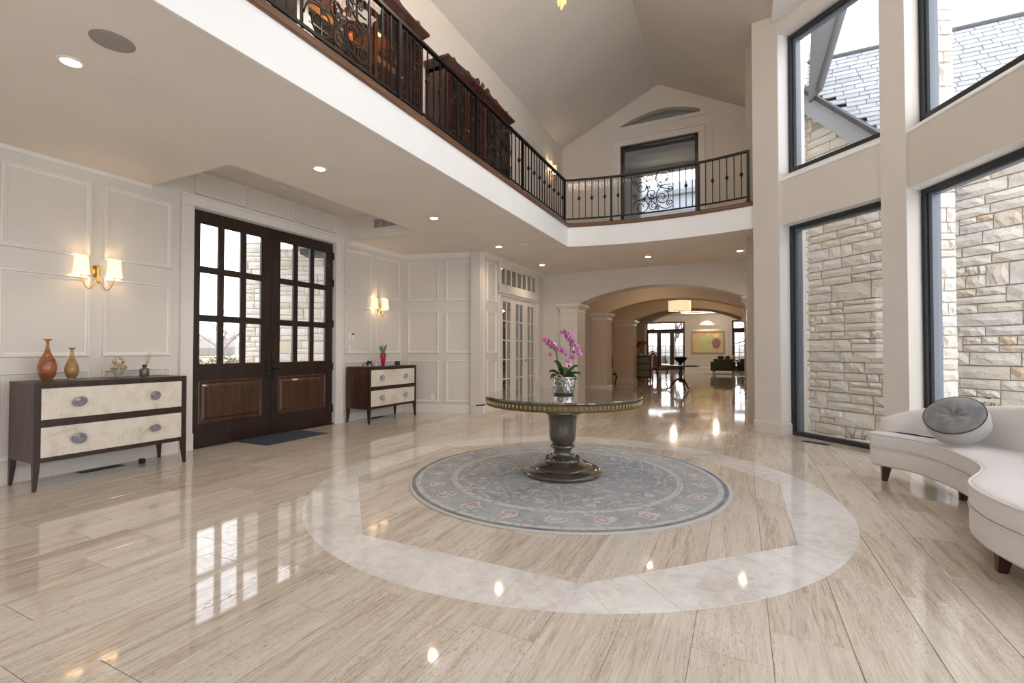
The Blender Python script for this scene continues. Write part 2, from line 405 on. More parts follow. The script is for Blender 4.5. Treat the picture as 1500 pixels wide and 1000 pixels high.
# ---- door_1: the mahogany double door (front face at X=-5.96)
DM=WM((-5.965,0),(0,1),(1,0))
door=sroot('door_1','tall dark mahogany double entrance door with nine panes in each leaf')
for side,(y0,y1,gc,pan) in enumerate(((3.425,4.497,(3.51,3.81,4.11),(3.51,4.37)),(4.503,5.605,(4.63,4.93,5.23),(4.61,5.48)))):
    lb=B(); gw=.245
    zs=((2.22,2.765),(1.62,2.16),(1.01,1.56))
    xs=[y0]+[v for g in gc for v in (g,g+gw)]+[y1]
    for i in range(0,8,2): wbox(lb,DM,(xs[i],-.055,0) if i in(0,6) else (xs[i],-.05,1.01),(xs[i+1],0 if i in(0,6) else -.006,2.915) if i in (0,6) else (xs[i+1],-.006,2.765))
    e0,e1=xs[1],xs[6]
    wbox(lb,DM,(e0,-.055,2.765),(e1,0,2.915)); wbox(lb,DM,(e0,-.05,2.16),(e1,-.005,2.22)); wbox(lb,DM,(e0,-.05,1.56),(e1,-.005,1.62))
    wbox(lb,DM,(e0,-.055,.82),(e1,0,1.01)); wbox(lb,DM,(e0,-.055,0.012),(e1,0,.28))
    if pan[0]>y0+.001: 
        wbox(lb,DM,(e0,-.055,.28),(max(pan[0],e0+.001),0,.82)); wbox(lb,DM,(min(pan[1],e1-.001),-.055,.28),(e1,0,.82))
    leaf=lb.build('door_leaf',M_door,door,bevel=.004)
    pb=B(); n=0
    p0,p1=pan[0],pan[1]
    q=[(p0,.28),(p1,.28),(p1,.82),(p0,.82)]
    def rg(i,v): return [(p0+i,v,.28+i),(p1-i,v,.28+i),(p1-i,v,.82-i),(p0+i,v,.82-i)]
    pb.loft([rg(0,-.03),rg(0,-.004),rg(.015,.004),rg(.03,-.014),rg(.05,-.016),rg(.075,-.004),rg(.085,-.004)]).xf(DM)
    pb.build('raised_panel',M_doorp,leaf)
    for g in gc:
        for z0,z1 in zs:
            gb=B(); wbox(gb,DM,(g-.004,-.032,z0-.004),(g+gw+.004,-.026,z1+.004)); gb.build('pane',M_glassd,leaf)
            bd=B(); pr_=[(0,0),(.012,0),(0,-.014)]
            rings=[[(cu+su*a_,-.006+v_*1.2,cz+sz*a_) for a_,v_ in pr_] for cu,cz,su,sz in ((g,z0,1,1),(g+gw,z0,-1,1),(g+gw,z1,-1,-1),(g,z1,1,-1))]
            bd.loft(rings+[rings[0]],False).xf(DM); bd.build('glazing_bead',M_door,leaf)
    hy=4.43 if side==0 else 4.535
    hb=B(); wbox(hb,DM,(hy-.02,0,.76),(hy+.02,.008,1.06)); n=len(hb.v)
    s_=-1 if side==0 else 1
    hb.lathe([(.018,0),(.018,.01),(.010,.02),(.010,.05),(0.001,.052)],n=12); hb.xf(DM@Matrix.Translation((hy,.008,.93))@Matrix.Rotation(-PI/2,4,'X'),n)
    n=len(hb.v); hb.tube([(hy,.05,.93),(hy+s_*.05,.055,.935),(hy+s_*.11,.05,.925),(hy+s_*.135,.046,.93)],[.009,.009,.007,.008]); hb.xf(DM,n)
    hb.build('lever_handle',M_black,leaf,smooth=True)
    if side==0:
        tb=B().tube([(4.43,.012,.80),(4.455,.03,.80)],.006).xf(DM); tb.build('thumb_turn',M_black,leaf,smooth=True)
    hx=3.42 if side==0 else 5.612
    if side==1:
        for hz in (.25,.93,1.62,2.28,2.72):
            hg=B().tube([(hx,.006,hz-.06),(hx,.006,hz+.06)],.011,8).xf(DM); hg.build('hinge',M_black,leaf,smooth=True)
tb=B(); wbox(tb,LW,(3.41,-.2,-.004),(5.62,.0,.012)); struct(tb.build('trim_4',M_door))

# ---- French doors and transom (wall_side)
fd=sroot('door_2','white three-leaf glazed French door with muntins')
FM=WM((-4.36,0),(0,1),(1,0))
fb=B()
for a,c in (((8.34,0,0),(8.44,.035,3.0)),((10.30,0,0),(10.40,.035,3.0)),((8.34,0,2.3),(10.4,.03,2.52)),((8.34,0,2.90),(10.4,.03,2.99)),((8.32,0,2.35),(10.42,.055,2.385))): wbox(fb,FM,a,c)
struct(fb.build('trim_5',M_trim,bevel=.004))
for k in range(3):
    y0=8.44+k*.62; y1=y0+.617; g0,g1=y0+.115,y1-.115; gm=(g0+g1)/2; lb=B()
    wbox(lb,FM,(y0,-.045,.01),(g0,0,2.3)); wbox(lb,FM,(g1,-.045,.01),(y1,0,2.3)); wbox(lb,FM,(gm-.011,-.04,.2),(gm+.011,-.004,2.19))
    wbox(lb,FM,(g0,-.045,.01),(g1,0,.2)); wbox(lb,FM,(g0,-.045,2.19),(g1,0,2.3))
    zz=[.2+i*(1.99/5) for i in range(6)]
    for z in zz[1:-1]: wbox(lb,FM,(g0,-.04,z-.011),(g1,-.004,z+.011))
    lf=lb.build('door_leaf',M_trim,fd,bevel=.003)
    for i in range(5):
        for u0,u1 in ((g0,gm-.011),(gm+.011,g1)):
            gb=B(); wbox(gb,FM,(u0,-.026,zz[i]),(u1,-.02,zz[i+1])); gb.build('pane',M_mirr,lf)
hb=B().tube([(10.25-.62,.0,.95),(10.25-.62,.04,.95),(10.25-.62,.05,.99)],.008).xf(FM); hb.build('door_knob',M_black,fd,smooth=True)
tw=sroot('window_1','seven-light white transom above the French doors'); lb=B()
ws_=1.86/7
for i in range(8): wbox(lb,FM,(8.44+i*ws_-.016,-.045,2.52),(8.44+i*ws_+.016,0,2.90))
wbox(lb,FM,(8.44,-.045,2.52),(10.3,0,2.545)); wbox(lb,FM,(8.44,-.045,2.875),(10.3,0,2.90))
lb.build('window_frame',M_trim,tw)
for i in range(7):
    gb=B(); wbox(gb,FM,(8.456+i*ws_,-.026,2.545),(8.424+(i+1)*ws_,-.02,2.875)); gb.build('pane',M_mirr,tw)
# plain study behind the French doors
b=B(); b.box((-7.2,7.9,0),(-7.1,10.9,3.04)).box((-7.2,10.8,0),(-4.56,10.95,3.04)).box((-7.2,7.86,0),(-4.56,7.96,3.04)).box((-7.2,7.9,3.04),(-4.4,10.9,3.1)).box((-7.2,7.9,-.1),(-4.56,10.8,-.002))
struct(b.build('wall_study',M_wall2))

# ---- lower ceiling / gallery slab with curved far edge
cR,cC=5.22,(-1.29,2.98)
def curve(n=25,x0=-2.78,x1=.21,off=0):
    a0=math.acos((x0-cC[0])/cR); a1=math.acos((x1-cC[0])/cR)
    return [(cC[0]+(cR-off)*math.cos(a0+(a1-a0)*i/(n-1)),cC[1]+(cR-off)*math.sin(a0+(a1-a0)*i/(n-1))) for i in range(n)]
cv=curve(); cv[0]=(XF,cv[0][1])
slab=B()
slab.prism([(-4.53,-5),(XF,-5)]+cv+[(.32,7.95),(.32,10.72),(-4.53,10.72)],H1,ZW)
slab.box((-6.2,-5,H1),(-4.53,2.96,ZW)).box((-6.2,5.93,H1),(-4.53,7.9,ZW)).box((-6.2,2.9,3.42),(-4.5,6.0,3.5)).box((-4.536,2.965,H1+.002),(-4.50,5.925,3.46)).box((-6.2,5.924,H1+.002),(-4.532,5.96,3.46)).box((-6.2,2.93,H1+.002),(-4.532,2.966,3.46))
slab.build('ceiling',M_ceil); ceiling=[o for o in C.objects if o.name=='ceiling'][0]; struct(ceiling,'flat beige ceiling under the gallery with a recess over the entrance')
fpath=[(XF,-5)]+cv+[(.40,7.86)]
struct(B().sweep(fpath,[(0,H1-.004),(-.02,H1-.004),(-.02,ZW),(0,ZW)]).build('trim_6',M_fascia),'white fascia of the upstairs gallery')
struct(B().sweep(fpath,[(.3,ZW),(-.035,ZW),(-.045,ZW+.012),(-.045,ZF-.012),(-.035,ZF),(.3,ZF)]).build('trim_7',M_nose,smooth=True),'walnut nosing along the gallery edge')
b=B(); b.prism([(-3.9,-5),(XF-.2,-5),(XF-.2,8.3),(.3,8.5),(.3,10.75),(-3.9,10.75)],ZW,ZF-.002); struct(b.build('floor_gallery',M_nose))
# upper left wall, vaulted ceiling, back gable with opening
XU=-3.84; YB=10.7; RX,RZ=-1.6,7.07; EZ=6.05; RXR,REZ=.43,6.0
struct(B().box((XU-.15,-5,ZW),(XU,YB+.2,EZ+.1)).build('wall_upper_left',M_wall2),'upstairs gallery wall')
vb=B()
vb.add([(XU-.1,-5,EZ-.045),(XU-.1,YB+.1,EZ-.045),(RX,YB+.1,RZ),(RX,-5,RZ),(XU-.1,-5,EZ+.1),(XU-.1,YB+.1,EZ+.1),(RX,YB+.1,RZ+.15),(RX,-5,RZ+.15)],[(0,1,2,3),(4,7,6,5),(0,4,5,1),(3,2,6,7),(0,3,7,4),(1,5,6,2)])
struct(vb.build('ceiling_vault_left',M_ceil2))
vb=B(); vb.add([(RX,-5,RZ),(RX,YB+.1,RZ),(RXR,YB+.1,REZ),(RXR,-5,REZ),(RX,-5,RZ+.15),(RX,YB+.1,RZ+.15),(RXR,YB+.1,REZ+.15),(RXR,-5,REZ+.15)],[(0,1,2,3),(4,7,6,5),(0,4,5,1),(3,2,6,7),(0,3,7,4),(1,5,6,2)])
struct(vb.build('ceiling_vault_right',M_ceil2))
# gable
OX0,OX1,OZ=-2.436,-.777,5.83; AX0,AX1=-2.465,-.746
gb=B()
def xz(poly,y0,y1,b):
    n=len(poly); vs=[(p[0],y0,p[1]) for p in poly]+[(p[0],y1,p[1]) for p in poly]
    b.add(vs,[list(range(n)),[2*n-1-i for i in range(n)]]+[(i,n+i,n+(i+1)%n,(i+1)%n) for i in range(n)])
archn=[(AX0+(AX1-AX0)*i/16, 6.28+.235*math.sin(PI*min(1,(i/16)*.93+.0))**.9 if 0<i else 6.28) for i in range(17)]
xz([(XU-.1,ZW),(OX0,ZW),(OX0,OZ),(OX0,6.28),(XU-.1,6.28)],YB,YB+.16,gb)
xz([(OX1,ZW),(.6,ZW),(.6,6.28),(OX1,6.28)],YB,YB+.16,gb)
xz([(OX0,OZ),(OX1,OZ),(OX1,6.28),(OX0,6.28)],YB,YB+.16,gb)
xz([(XU-.1,6.28),(AX0,6.28)]+archn+[(AX1,6.28),(.6,6.28),(.6,6.4),(RX,7.2),(XU-.1,6.3)],YB,YB+.16,gb)
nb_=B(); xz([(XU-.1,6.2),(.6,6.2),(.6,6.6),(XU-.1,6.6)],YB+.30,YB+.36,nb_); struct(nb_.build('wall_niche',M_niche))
struct(gb.build('wall_gable',M_wall2),'gable wall upstairs with arched niche over a cased opening')
cb=B()
for x0,x1,z0,z1,d in ((OX0-.13,OX0,ZF,OZ,.04),(OX1,OX1+.13,ZF,OZ,.04),(OX0-.13,OX1+.13,OZ,OZ+.13,.045),(-2.735,-2.70,ZF,6.22,.02),(-.54,-.505,ZF,6.22,.02),(-2.735,-.505,6.19,6.225,.025),(OX0-.15,OX1+.15,OZ+.13,OZ+.16,.06)):
    cb.box((x0,YB-d,z0),(x1,YB,z1))
struct(cb.build('trim_8',M_trim,bevel=.005))
# dark framed opening upstairs + the bright room beyond
w2=sroot('window_2','dark wood framed window wall in the upstairs opening')
fb=B(); fb.box((OX0,YB+.02,ZF),(OX0+.075,YB+.12,OZ)).box((OX1-.075,YB+.02,ZF),(OX1,YB+.12,OZ)).box((OX0,YB+.02,OZ-.03),(OX1,YB+.12,OZ)).build('window_frame',M_espr,w2)
B().box((OX0+.07,YB+.07,ZF),(OX1-.07,YB+.076,OZ-.03)).build('pane',M_glass,w2)
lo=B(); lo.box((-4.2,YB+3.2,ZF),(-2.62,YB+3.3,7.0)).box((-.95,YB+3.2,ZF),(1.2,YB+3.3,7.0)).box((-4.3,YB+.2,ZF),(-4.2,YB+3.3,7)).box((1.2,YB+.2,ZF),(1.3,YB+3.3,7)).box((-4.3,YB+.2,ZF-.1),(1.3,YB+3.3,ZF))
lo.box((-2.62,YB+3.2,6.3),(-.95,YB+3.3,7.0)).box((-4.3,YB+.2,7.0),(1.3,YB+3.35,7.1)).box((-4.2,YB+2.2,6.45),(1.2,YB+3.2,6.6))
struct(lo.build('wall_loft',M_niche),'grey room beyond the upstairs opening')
nw=thing('neighbouring_wing','pale blue grey upper storey outside seen through the upstairs far window','building',(-2.6,20.0,0))
B().box((-3.5,0,3.3),(3.5,.3,8.0)).build('wall',mat('pale_blue_siding',(.36,.40,.46),.7),nw); B().box((-3.6,-.25,7.45),(3.6,.3,7.62)).build('eave_board',mat('grey_eave',(.20,.22,.25),.6),nw); B().add([(-3.6,-.2,7.62),(3.6,-.2,7.62),(3.6,.9,8.15),(-3.6,.9,8.15),(-3.6,-.2,7.58),(3.6,-.2,7.58),(3.6,.9,8.11),(-3.6,.9,8.11)],[(0,1,2,3),(7,6,5,4),(0,4,5,1),(1,5,6,2),(2,6,7,3),(3,7,4,0)]).build('roof',mat('pale_roof',(.34,.36,.40),.7),nw); B().box((-3.4,-.35,3.3),(3.4,0.02,6.75)).build('low_roof',mat('dark_grey_low_roof',(.13,.135,.15),.7),nw)
w3=sroot('window_3','picture window at the far end of the upstairs room')
B().box((-2.62,YB+3.22,4.6),(-2.56,YB+3.28,6.3)).box((-1.01,YB+3.22,4.6),(-.95,YB+3.28,6.3)).box((-2.62,YB+3.22,6.24),(-.95,YB+3.28,6.3)).box((-2.62,YB+3.2,ZF),(-.95,YB+3.3,4.6)).build('window_frame',M_trim,w3)
B().box((-2.56,YB+3.24,4.6),(-1.01,YB+3.246,6.24)).build('pane',M_glass,w3)

# ---- bay: piers, spandrels, windows
def mirY(p): return (p[0],4.0-p[1])
CY=4.43
# frame-plane corner points of each bay window, left to right seen from inside
wins=[((.65,7.77),(1.61,6.81)),((1.82,6.64),(2.34,5.385)),((2.46,5.12),(2.46,3.2)),((2.46,2.96),(2.46,1.04)),((2.46,.80),(2.46,-1.12))]
wins+= [tuple(mirY(p) for p in (wins[1][1],wins[1][0])),tuple(mirY(p) for p in (wins[0][1],wins[0][0]))]
Z1T,Z2B,Z2T,BZ=2.965,3.71,5.69,5.87
def nrm(a,b):
    d=Vector((b[0]-a[0],b[1]-a[1])).normalized(); return d,Vector((d.y,-d.x))   # d along, n into room (camera side) 
inner=[]
for a,b_ in wins:
    d,n=nrm(a,b_); inner.append((Vector(a)+n*.212,Vector(b_)+n*.212,d,n))
def pier(poly,name): 
    o=B().prism(poly,0,BZ+.25).build(name,M_pier); struct(o); return o
# pier 1 (left of the first bay window), its faces follow the photograph
P1=[(.183,7.914),(.498,7.612),(.65,7.768),(.86,7.98),(.55,8.3),(.25,8.15)]
pier(P1,'wall_pier_1'); pier([mirY(p) for p in P1][::-1],'wall_pier_5')
P2=[(1.456,6.664),(1.64,6.48),(1.82,6.64),(1.90,6.68),(1.72,6.9),(1.61,6.814)]
pier(P2,'wall_pier_2'); pier([mirY(p) for p in P2][::-1],'wall_pier_4')
for y_ in (2.96,.80): pier([(2.248,y_),(2.46,y_),(2.7,y_),(2.7,y_+.24),(2.46,y_+.24),(2.248,y_+.24)],'wall_pier_7')
P3=[(2.145,5.30),(2.248,5.05),(2.46,5.12),(2.7,5.12),(2.6,5.5),(2.34,5.385)]
pier(P3,'wall_pier_3'); pier([mirY(p) for p in P3][::-1],'wall_pier_6')
# bright painted reveals beside each window
for i,(a,b_) in enumerate(wins):
    d,n=nrm(a,b_); L=(Vector(b_)-Vector(a)).length; M=WM(a,d,n)
    sp=B()
    wbox(sp,M,(-.05,.02,Z1T),(L+.05,.185,Z2B-.13)); wbox(sp,M,(-.05,-.10,Z2T),(L+.05,.19,BZ+.25)); wbox(sp,M,(-.05,-.12,-.12),(L+.05,.03,.0)); wbox(sp,M,(-.05,-.10,Z1T-.0),(L+.05,.03,Z2B))
    struct(sp.build('wall_spandrel_%d'%(i+1),M_pier,bevel=.006))
    rv=B(); n_0=len(rv.v)
    rv.loft([[(u,.0,Z2B-.14),(u,.195,Z2B-.14),(u,.195,Z2B-.12),(u,.015,Z2B+.012),(u,.0,Z2B+.012)] for u in (-.03,L+.03)]).xf(M); wbox(rv,M,(-.03,.0,Z1T-.006),(L+.03,.187,Z1T+.002)); wbox(rv,M,(-.008,.015,.0),(.004,.2,Z1T)); wbox(rv,M,(-.008,.015,Z2B),(.004,.2,Z2T)); wbox(rv,M,(L-.004,.015,0),(L+.008,.2,Z1T)); wbox(rv,M,(L-.004,.015,Z2B),(L+.008,.2,Z2T)); 
    struct(rv.build('trim_reveal_%d'%(i+1),M_reveal))
    for lv,(z0,z1) in enumerate(((.0,Z1T),(Z2B+.012,Z2T))):
        wd=sroot('window_%d'%(4+2*i+lv),'tall charcoal framed bay window, '+('lower light' if lv==0 else 'upper light'))
        fr=B()
        for a_,c_ in (((0,-.07,z0),(.055,.02,z1)),((L-.055,-.07,z0),(L,.02,z1)),((.05,-.07,z0),(L-.05,.02,z0+.055)),((.05,-.07,z1-.055),(L-.05,.02,z1))): wbox(fr,M,a_,c_)
        fr.build('window_frame',M_frame,wd,bevel=.004)
        fr=B()
        for a_,c_ in (((.05,-.11,z0+.02),(.10,-.02,z1-.03)),((L-.10,-.11,z0+.02),(L-.05,-.02,z1-.03)),((.05,-.11,z1-.08),(L-.05,-.03,z1-.03))): wbox(fr,M,a_,c_)
        fr.build('outer_frame',M_frame2,wd)
        gb=B(); wbox(gb,M,(.05,-.055,z0+.05),(L-.05,-.045,z1-.05)); gb.build('pane',M_glass,wd)
bp=[(v.x,v.y) for a,b_,d,n in inner for v in (a-n*.35,b_-n*.35)]
o=B().prism([(.43,8.6)]+bp+[(.43,-4.2)],BZ,BZ+.14).build('ceiling_bay',M_reveal); struct(o)
struct(B().box((.425,-5,BZ+.004),(.62,8.3,6.2)).build('wall_bay_header',M_pier))
# pier top infill, right wall beyond the bay and behind the camera
b=B(); b.box((.30,8.05,0),(.5,10.9,6.3)).box((.62,-5,0),(.8,-3.95,6.2)).box((-6.2,-5.2,0),(-3.0,-5,7.2)).box((-.2,-5.2,0),(.8,-5,7.2)).box((-3.0,-5.2,0),(-.2,-5,.3)).box((-3,-5.2,3.0),(-.2,-5,7.3))
struct(b.build('wall_right',M_wall2),'wall beyond the bay')
wr=sroot('window_20','unseen window added in the wall behind the camera to let in light')  # added out-of-view opening, gives daylight fill from behind the camera
b=B(); b.box((-3,-5.15,.3),(-2.93,-5.05,3.0)).box((-.27,-5.15,.3),(-.2,-5.05,3.0)).box((-3,-5.15,1.6),(-.2,-5.05,1.7)).box((-1.65,-5.15,.3),(-1.55,-5.05,3.0)).box((-3,-5.15,.3),(-.2,-5.05,.37)).box((-3,-5.15,2.93),(-.2,-5.05,3.0)).build('window_frame',M_frame,wr)
b=B(); b.box((-2.93,-5.11,.37),(-.27,-5.10,2.93)).build('pane',M_glass,wr)
struct(B().sweep([(.30,10.6),(.183,7.914)][::1],[(0,0),(.02,0),(.02,.15),(0,.15)]).build('baseboard_right',M_trim))
struct(B().sweep([(.183,7.914),(.498,7.612),(.655,7.77)],[(0,0),(-.018,0),(-.018,.15),(-.008,.165),(0,.165)]).build('baseboard_pier',M_trim))
struct(B().sweep([(1.456,6.664),(1.64,6.48),(1.82,6.64)],[(0,0),(-.018,0),(-.018,.15),(-.008,.165),(0,.165)]).build('baseboard_pier',M_trim))

# ---- arched passage to the rear hall
def arch_wall(name,y0,y1,xl,xr,x0,x1,zs,zc,zt,mt,label=None):
    b=B(); pts=[]; h=(x1-x0)/2; s=zc-zs; R=(h*h+s*s)/(2*s); cx=(x0+x1)/2; n=28
    a=math.asin(h/R)
    pts=[(cx+R*math.sin(-a+2*a*i/n),zc-R+R*math.cos(-a+2*a*i/n)) for i in range(n+1)]
    xz([(xl,0),(x0,0),(x0,zs),(xl,zs)],y0,y1,b); xz([(x1,0),(xr,0),(xr,zs),(x1,zs)],y0,y1,b)
    half=n//2
    xz([(xl,zs)]+pts[:half+1]+[(cx,zt),(xl,zt)],y0,y1,b); xz(pts[half:]+[(xr,zs),(xr,zt),(cx,zt)],y0,y1,b)
    return struct(b.build(name,mt),label)
def pilaster(parent,x0,x1,y0,y1,zs,mt,d=.0):
    b=B()
    b.box((x0,y0,.16),(x1,y1,zs-.12)); b.build('pilaster_shaft',mt,parent)
    def ring(e,z): return [(x0-e,y0-e,z),(x1+e,y0-e,z),(x1+e,y1+e,z),(x0-e,y1+e,z)]
    B().loft([ring(.0,zs-.19),ring(.016,zs-.185),ring(.016,zs-.165),ring(.006,zs-.16),ring(.006,zs-.13),ring(.03,zs-.10),ring(.075,zs-.055),ring(.088,zs-.05),ring(.088,zs-.0)]).build('capital',M_trim,parent)
    B().loft([ring(.022,.0),ring(.022,.13),ring(.012,.145),ring(.0,.17)]).build('plinth',M_trim,parent)
aw=arch_wall('wall_arch_1',10.7,11.17,-4.6,.6,-3.45,.12,2.28,2.635,3.2,M_wall,'wall with a wide segmental arch into the rear hall')
pilaster(aw,-3.86,-3.44,10.60,11.2,2.28,M_wall); pilaster(aw,.11,.5,10.60,11.2,2.28,M_wall)
a2=arch_wall('wall_arch_2',13.34,13.81,-5.2,1.1,-3.45,.12,2.25,2.60,3.1,M_hall)
pilaster(a2,-3.9,-3.44,13.30,13.85,2.25,M_hall); pilaster(a2,.11,.5,13.30,13.85,2.25,M_hall)
a3=arch_wall('wall_arch_3',17.0,17.5,-5.2,1.1,-3.45,.12,2.24,2.62,3.1,M_hall)
pilaster(a3,-4.1,-3.44,16.96,17.55,2.24,M_hall); pilaster(a3,.11,.5,16.96,17.55,2.24,M_hall)
a4=arch_wall('wall_arch_4',19.3,19.7,-8.5,3.2,-3.45,.12,2.2,2.72,3.4,M_hall)
b=B(); b.box((-5.2,11.1,0),(-5.1,13.4,3)).box((-4.45,13.8,0),(-4.35,17.1,3)).box((-4.6,17.4,0),(-4.5,19.4,3)).box((.95,11.1,0),(1.05,19.4,3)); struct(b.build('wall_hall',M_hall),'side walls of the rear hall')
for y0,y1 in ((14.1,15.3),(15.5,16.8)): mould([o for o in C.objects if o.name=='wall_hall'][0],WM((-4.35,0),(0,1),(1,0)),y0,y1,.3,2.2,m=M_hall)
struct(B().box((-5.2,11.1,2.95),(1.1,19.5,3.05)).build('ceiling_hall',M_hall))
b=B(); b.box((-8.5,19.6,3.22),(3.2,29.7,3.3)); struct(b.build('ceiling_rear',M_ceil))
b=B(); b.box((-8.6,19.4,0),(-8.5,29.7,3.3)).box((3.2,19.4,0),(3.3,29.7,3.3))
YR=29.5
for x0,x1,z0,z1 in ((-8.5,-5.21,0,3.25),(-2.97,-.44,0,3.25),(.95,3.2,0,3.25),(-5.21,-2.97,2.87,3.25),(-.44,.95,2.87,3.25)): b.box((x0,YR,z0),(x1,YR+.2,z1))
wrr=struct(b.build('wall_rear',M_wall),'far wall of the rear room with dark French doors')
RM=WM((0,YR),(1,0),(0,-1))
mould(wrr,RM,-2.72,-.66,.75,2.92,.05,.03)
struct(B().sweep([(-2.97,YR),(-.44,YR)],[(0,0),(-.03,0),(-.03,.16),(0,.18)]).build('baseboard_rear',M_trim))
for nm,x0,n in (('door_3',-5.21,3),('door_4',-.44,2)):
    dd=sroot(nm,'dark wood French doors with transom in the rear room'); W=.747
    for k in range(n):
        u=x0+k*W; lb=B(); 
        lb.box((u,YR+.02,0),(u+.14,YR+.1,2.35)).box((u+W-.10,YR+.02,0),(u+W,YR+.1,2.35)).box((u+.1,YR+.02,0),(u+W-.1,YR+.1,.28)).box((u+.1,YR+.02,2.17),(u+W-.1,YR+.1,2.40))
        lb.box(((u+.14+u+W-.10)/2-.012,YR+.04,.28),((u+.14+u+W-.10)/2+.012,YR+.08,2.17))
        for j in range(1,5): lb.box((u+.14,YR+.04,.28+j*.378-.012),(u+W-.1,YR+.08,.28+j*.378+.012))
        lf=lb.build('door_leaf',M_espr,dd); B().box((u+.12,YR+.055,.26),(u+W-.09,YR+.06,2.19)).build('pane',M_glass,lf)
    tb=B().box((x0,YR+.02,2.33),(x0+n*W,YR+.1,2.43)).box((x0,YR+.02,2.78),(x0+n*W,YR+.1,2.87)).box((x0,YR+.02,2.4),(x0+.1,YR+.1,2.8)).box((x0+n*W-.1,YR+.02,2.4),(x0+n*W,YR+.1,2.8)); tf=tb.build('transom_frame',M_espr,dd)
    B().box((x0+.1,YR+.055,2.42),(x0+n*W-.1,YR+.06,2.79)).build('pane',M_glass,tf)
hd=B().box((-5.09,11.5,0),(-5.05,12.4,2.1)); hd=struct(hd.build('door_5',M_hall,bevel=.01)); B().tube([(-5.05,12.3,.98),(-4.99,12.3,.98)],.03).build('door_knob',M_black,hd,smooth=True)
# ================================================================ EXTERIOR
def ashlar(w,h,seed,hs=(.075,.095,.12,.16,.21),lmin=.16,lmax=.62):
    r=random.Random(seed); out=[]; z=0
    while z<h-.04:
        H=min(r.choice((.12,.16,.19,.23,.27)),h-z); u=-r.random()*.3
        while u<w:
            L=r.uniform(lmin,lmax)
            if H>.17 and r.random()<.55:
                s=r.uniform(.35,.65); L2=L*1.2; 
                # split in two thin courses with different joints
                c=r.uniform(.35,.65)
                out.append((u,z,u+L2,z+H*s)); out.append((u,z+H*s,u+L2*c,z+H)); out.append((u+L2*c,z+H*s,u+L2,z+H)); u+=L2
            else:
                L=min(L,H*4.2); out.append((u,z,u+L,z+H)); u+=L
        z+=H
    res=[]
    for a,b,c,d in out:
        a2,c2=max(a,0),min(c,w)
        if c2-a2>.03: res.append((a2,b,c2,min(d,h)))
    return res
def stone_mesh(seed,D=.05):
    r=random.Random(seed); b=B(); nx,nz=4,2
    # unit stone 1x1 in u,z ; front at v~1 (scaled by D)
    g={}
    vs=[];fs=[]
    for j in range(nz+1):
        for i in range(nx+1):
            e=(i in(0,nx)) or (j in (0,nz)); u=i/nx; z=j/nz
            if not e: v=.85+.35*r.random(); u+=r.uniform(-.08,.08); z+=r.uniform(-.1,.1)
            else: v=.50+.28*r.random()
            u=min(1,max(0,u)); 
            if e: u+=(-1 if u>.5 else 1)*abs(r.gauss(0,.008)) if i in(0,nx) else 0; z+=((-1 if j else 1)*abs(r.gauss(0,.03)) if j in(0,nz) else 0)
            vs.append((u,v*D,z))
    for j in range(nz):
        for i in range(nx): a=j*(nx+1)+i; fs.append((a,a+1,a+nx+2,a+nx+1))
    n=len(vs); rim=[i for i in range(nx+1)]+[j*(nx+1)+nx for j in range(1,nz+1)]+[nz*(nx+1)+i for i in range(nx-1,-1,-1)]+[j*(nx+1) for j in range(nz-1,0,-1)]
    for i in rim: vs.append((vs[i][0],-.3*D,vs[i][2]))
    m=len(rim)
    for k in range(m): fs.append((rim[k],rim[(k+1)%m],n+(k+1)%m,n+k))
    b.add(vs,fs); return b
SB=[stone_mesh(s) for s in range(10)]
SM=[b.mesh('stone',M_stone) for b in SB]
def stone_wall(name,label,p,ang,w,z0,h,seed,clip=None,thick=.3,limit=270,mortar=None,root=None,cap=None):
    t=root or thing(name,label,'wall',(p[0],p[1],z0),ang)
    mb=B()
    if mortar: n=len(mortar); mb.add([(q[0],0,q[1]) for q in mortar]+[(q[0],-thick,q[1]) for q in mortar],[list(range(n)),[2*n-1-i for i in range(n)]]+[(i,n+i,n+(i+1)%n,(i+1)%n) for i in range(n)])
    else: mb.box((0,-thick,0),(w,0,h))
    mb.build('mortar_bed',M_mortar,t)
    S=[s for s in ashlar(w,h,seed) if not clip or clip((s[0]+s[2])/2,(s[1]+s[3])/2,s)]
    S.sort(key=lambda s:-( (s[2]-s[0])*(s[3]-s[1]) ) if not clip else s[0])
    r=random.Random(seed+5); g=.0045
    sb=B(); tones=[]
    for i,(a,b,c,d) in enumerate(S):
        if i<limit:
            link('stone',r.choice(SM),t,(a+g,-.01,b+g),(0,0,0),(c-a-2*g,1,d-b-2*g))
        else:
            q=r.choice(SB); n=len(sb.v); sb.add(q.v,q.f); sb.xf(Matrix.Translation((a+g,-.01,b+g))@Matrix.Diagonal((c-a-2*g,1,d-b-2*g,1)),n); tones+=[r.random()]*len(q.f)
    if sb.v:
        o=sb.build('more_stones',M_stone,t); o['kind']='stuff'; a_=o.data.attributes.new('tone','FLOAT','FACE'); a_.data.foreach_set('value',tones)
    return t
# neighbouring wing: plane x+y=10.1, faces the bay; local u runs from near-right to far-left so that +v faces the room
def onp(s): return (1.0+s,9.1-s)      # s along (1,-1)
q2=math.sqrt(2)
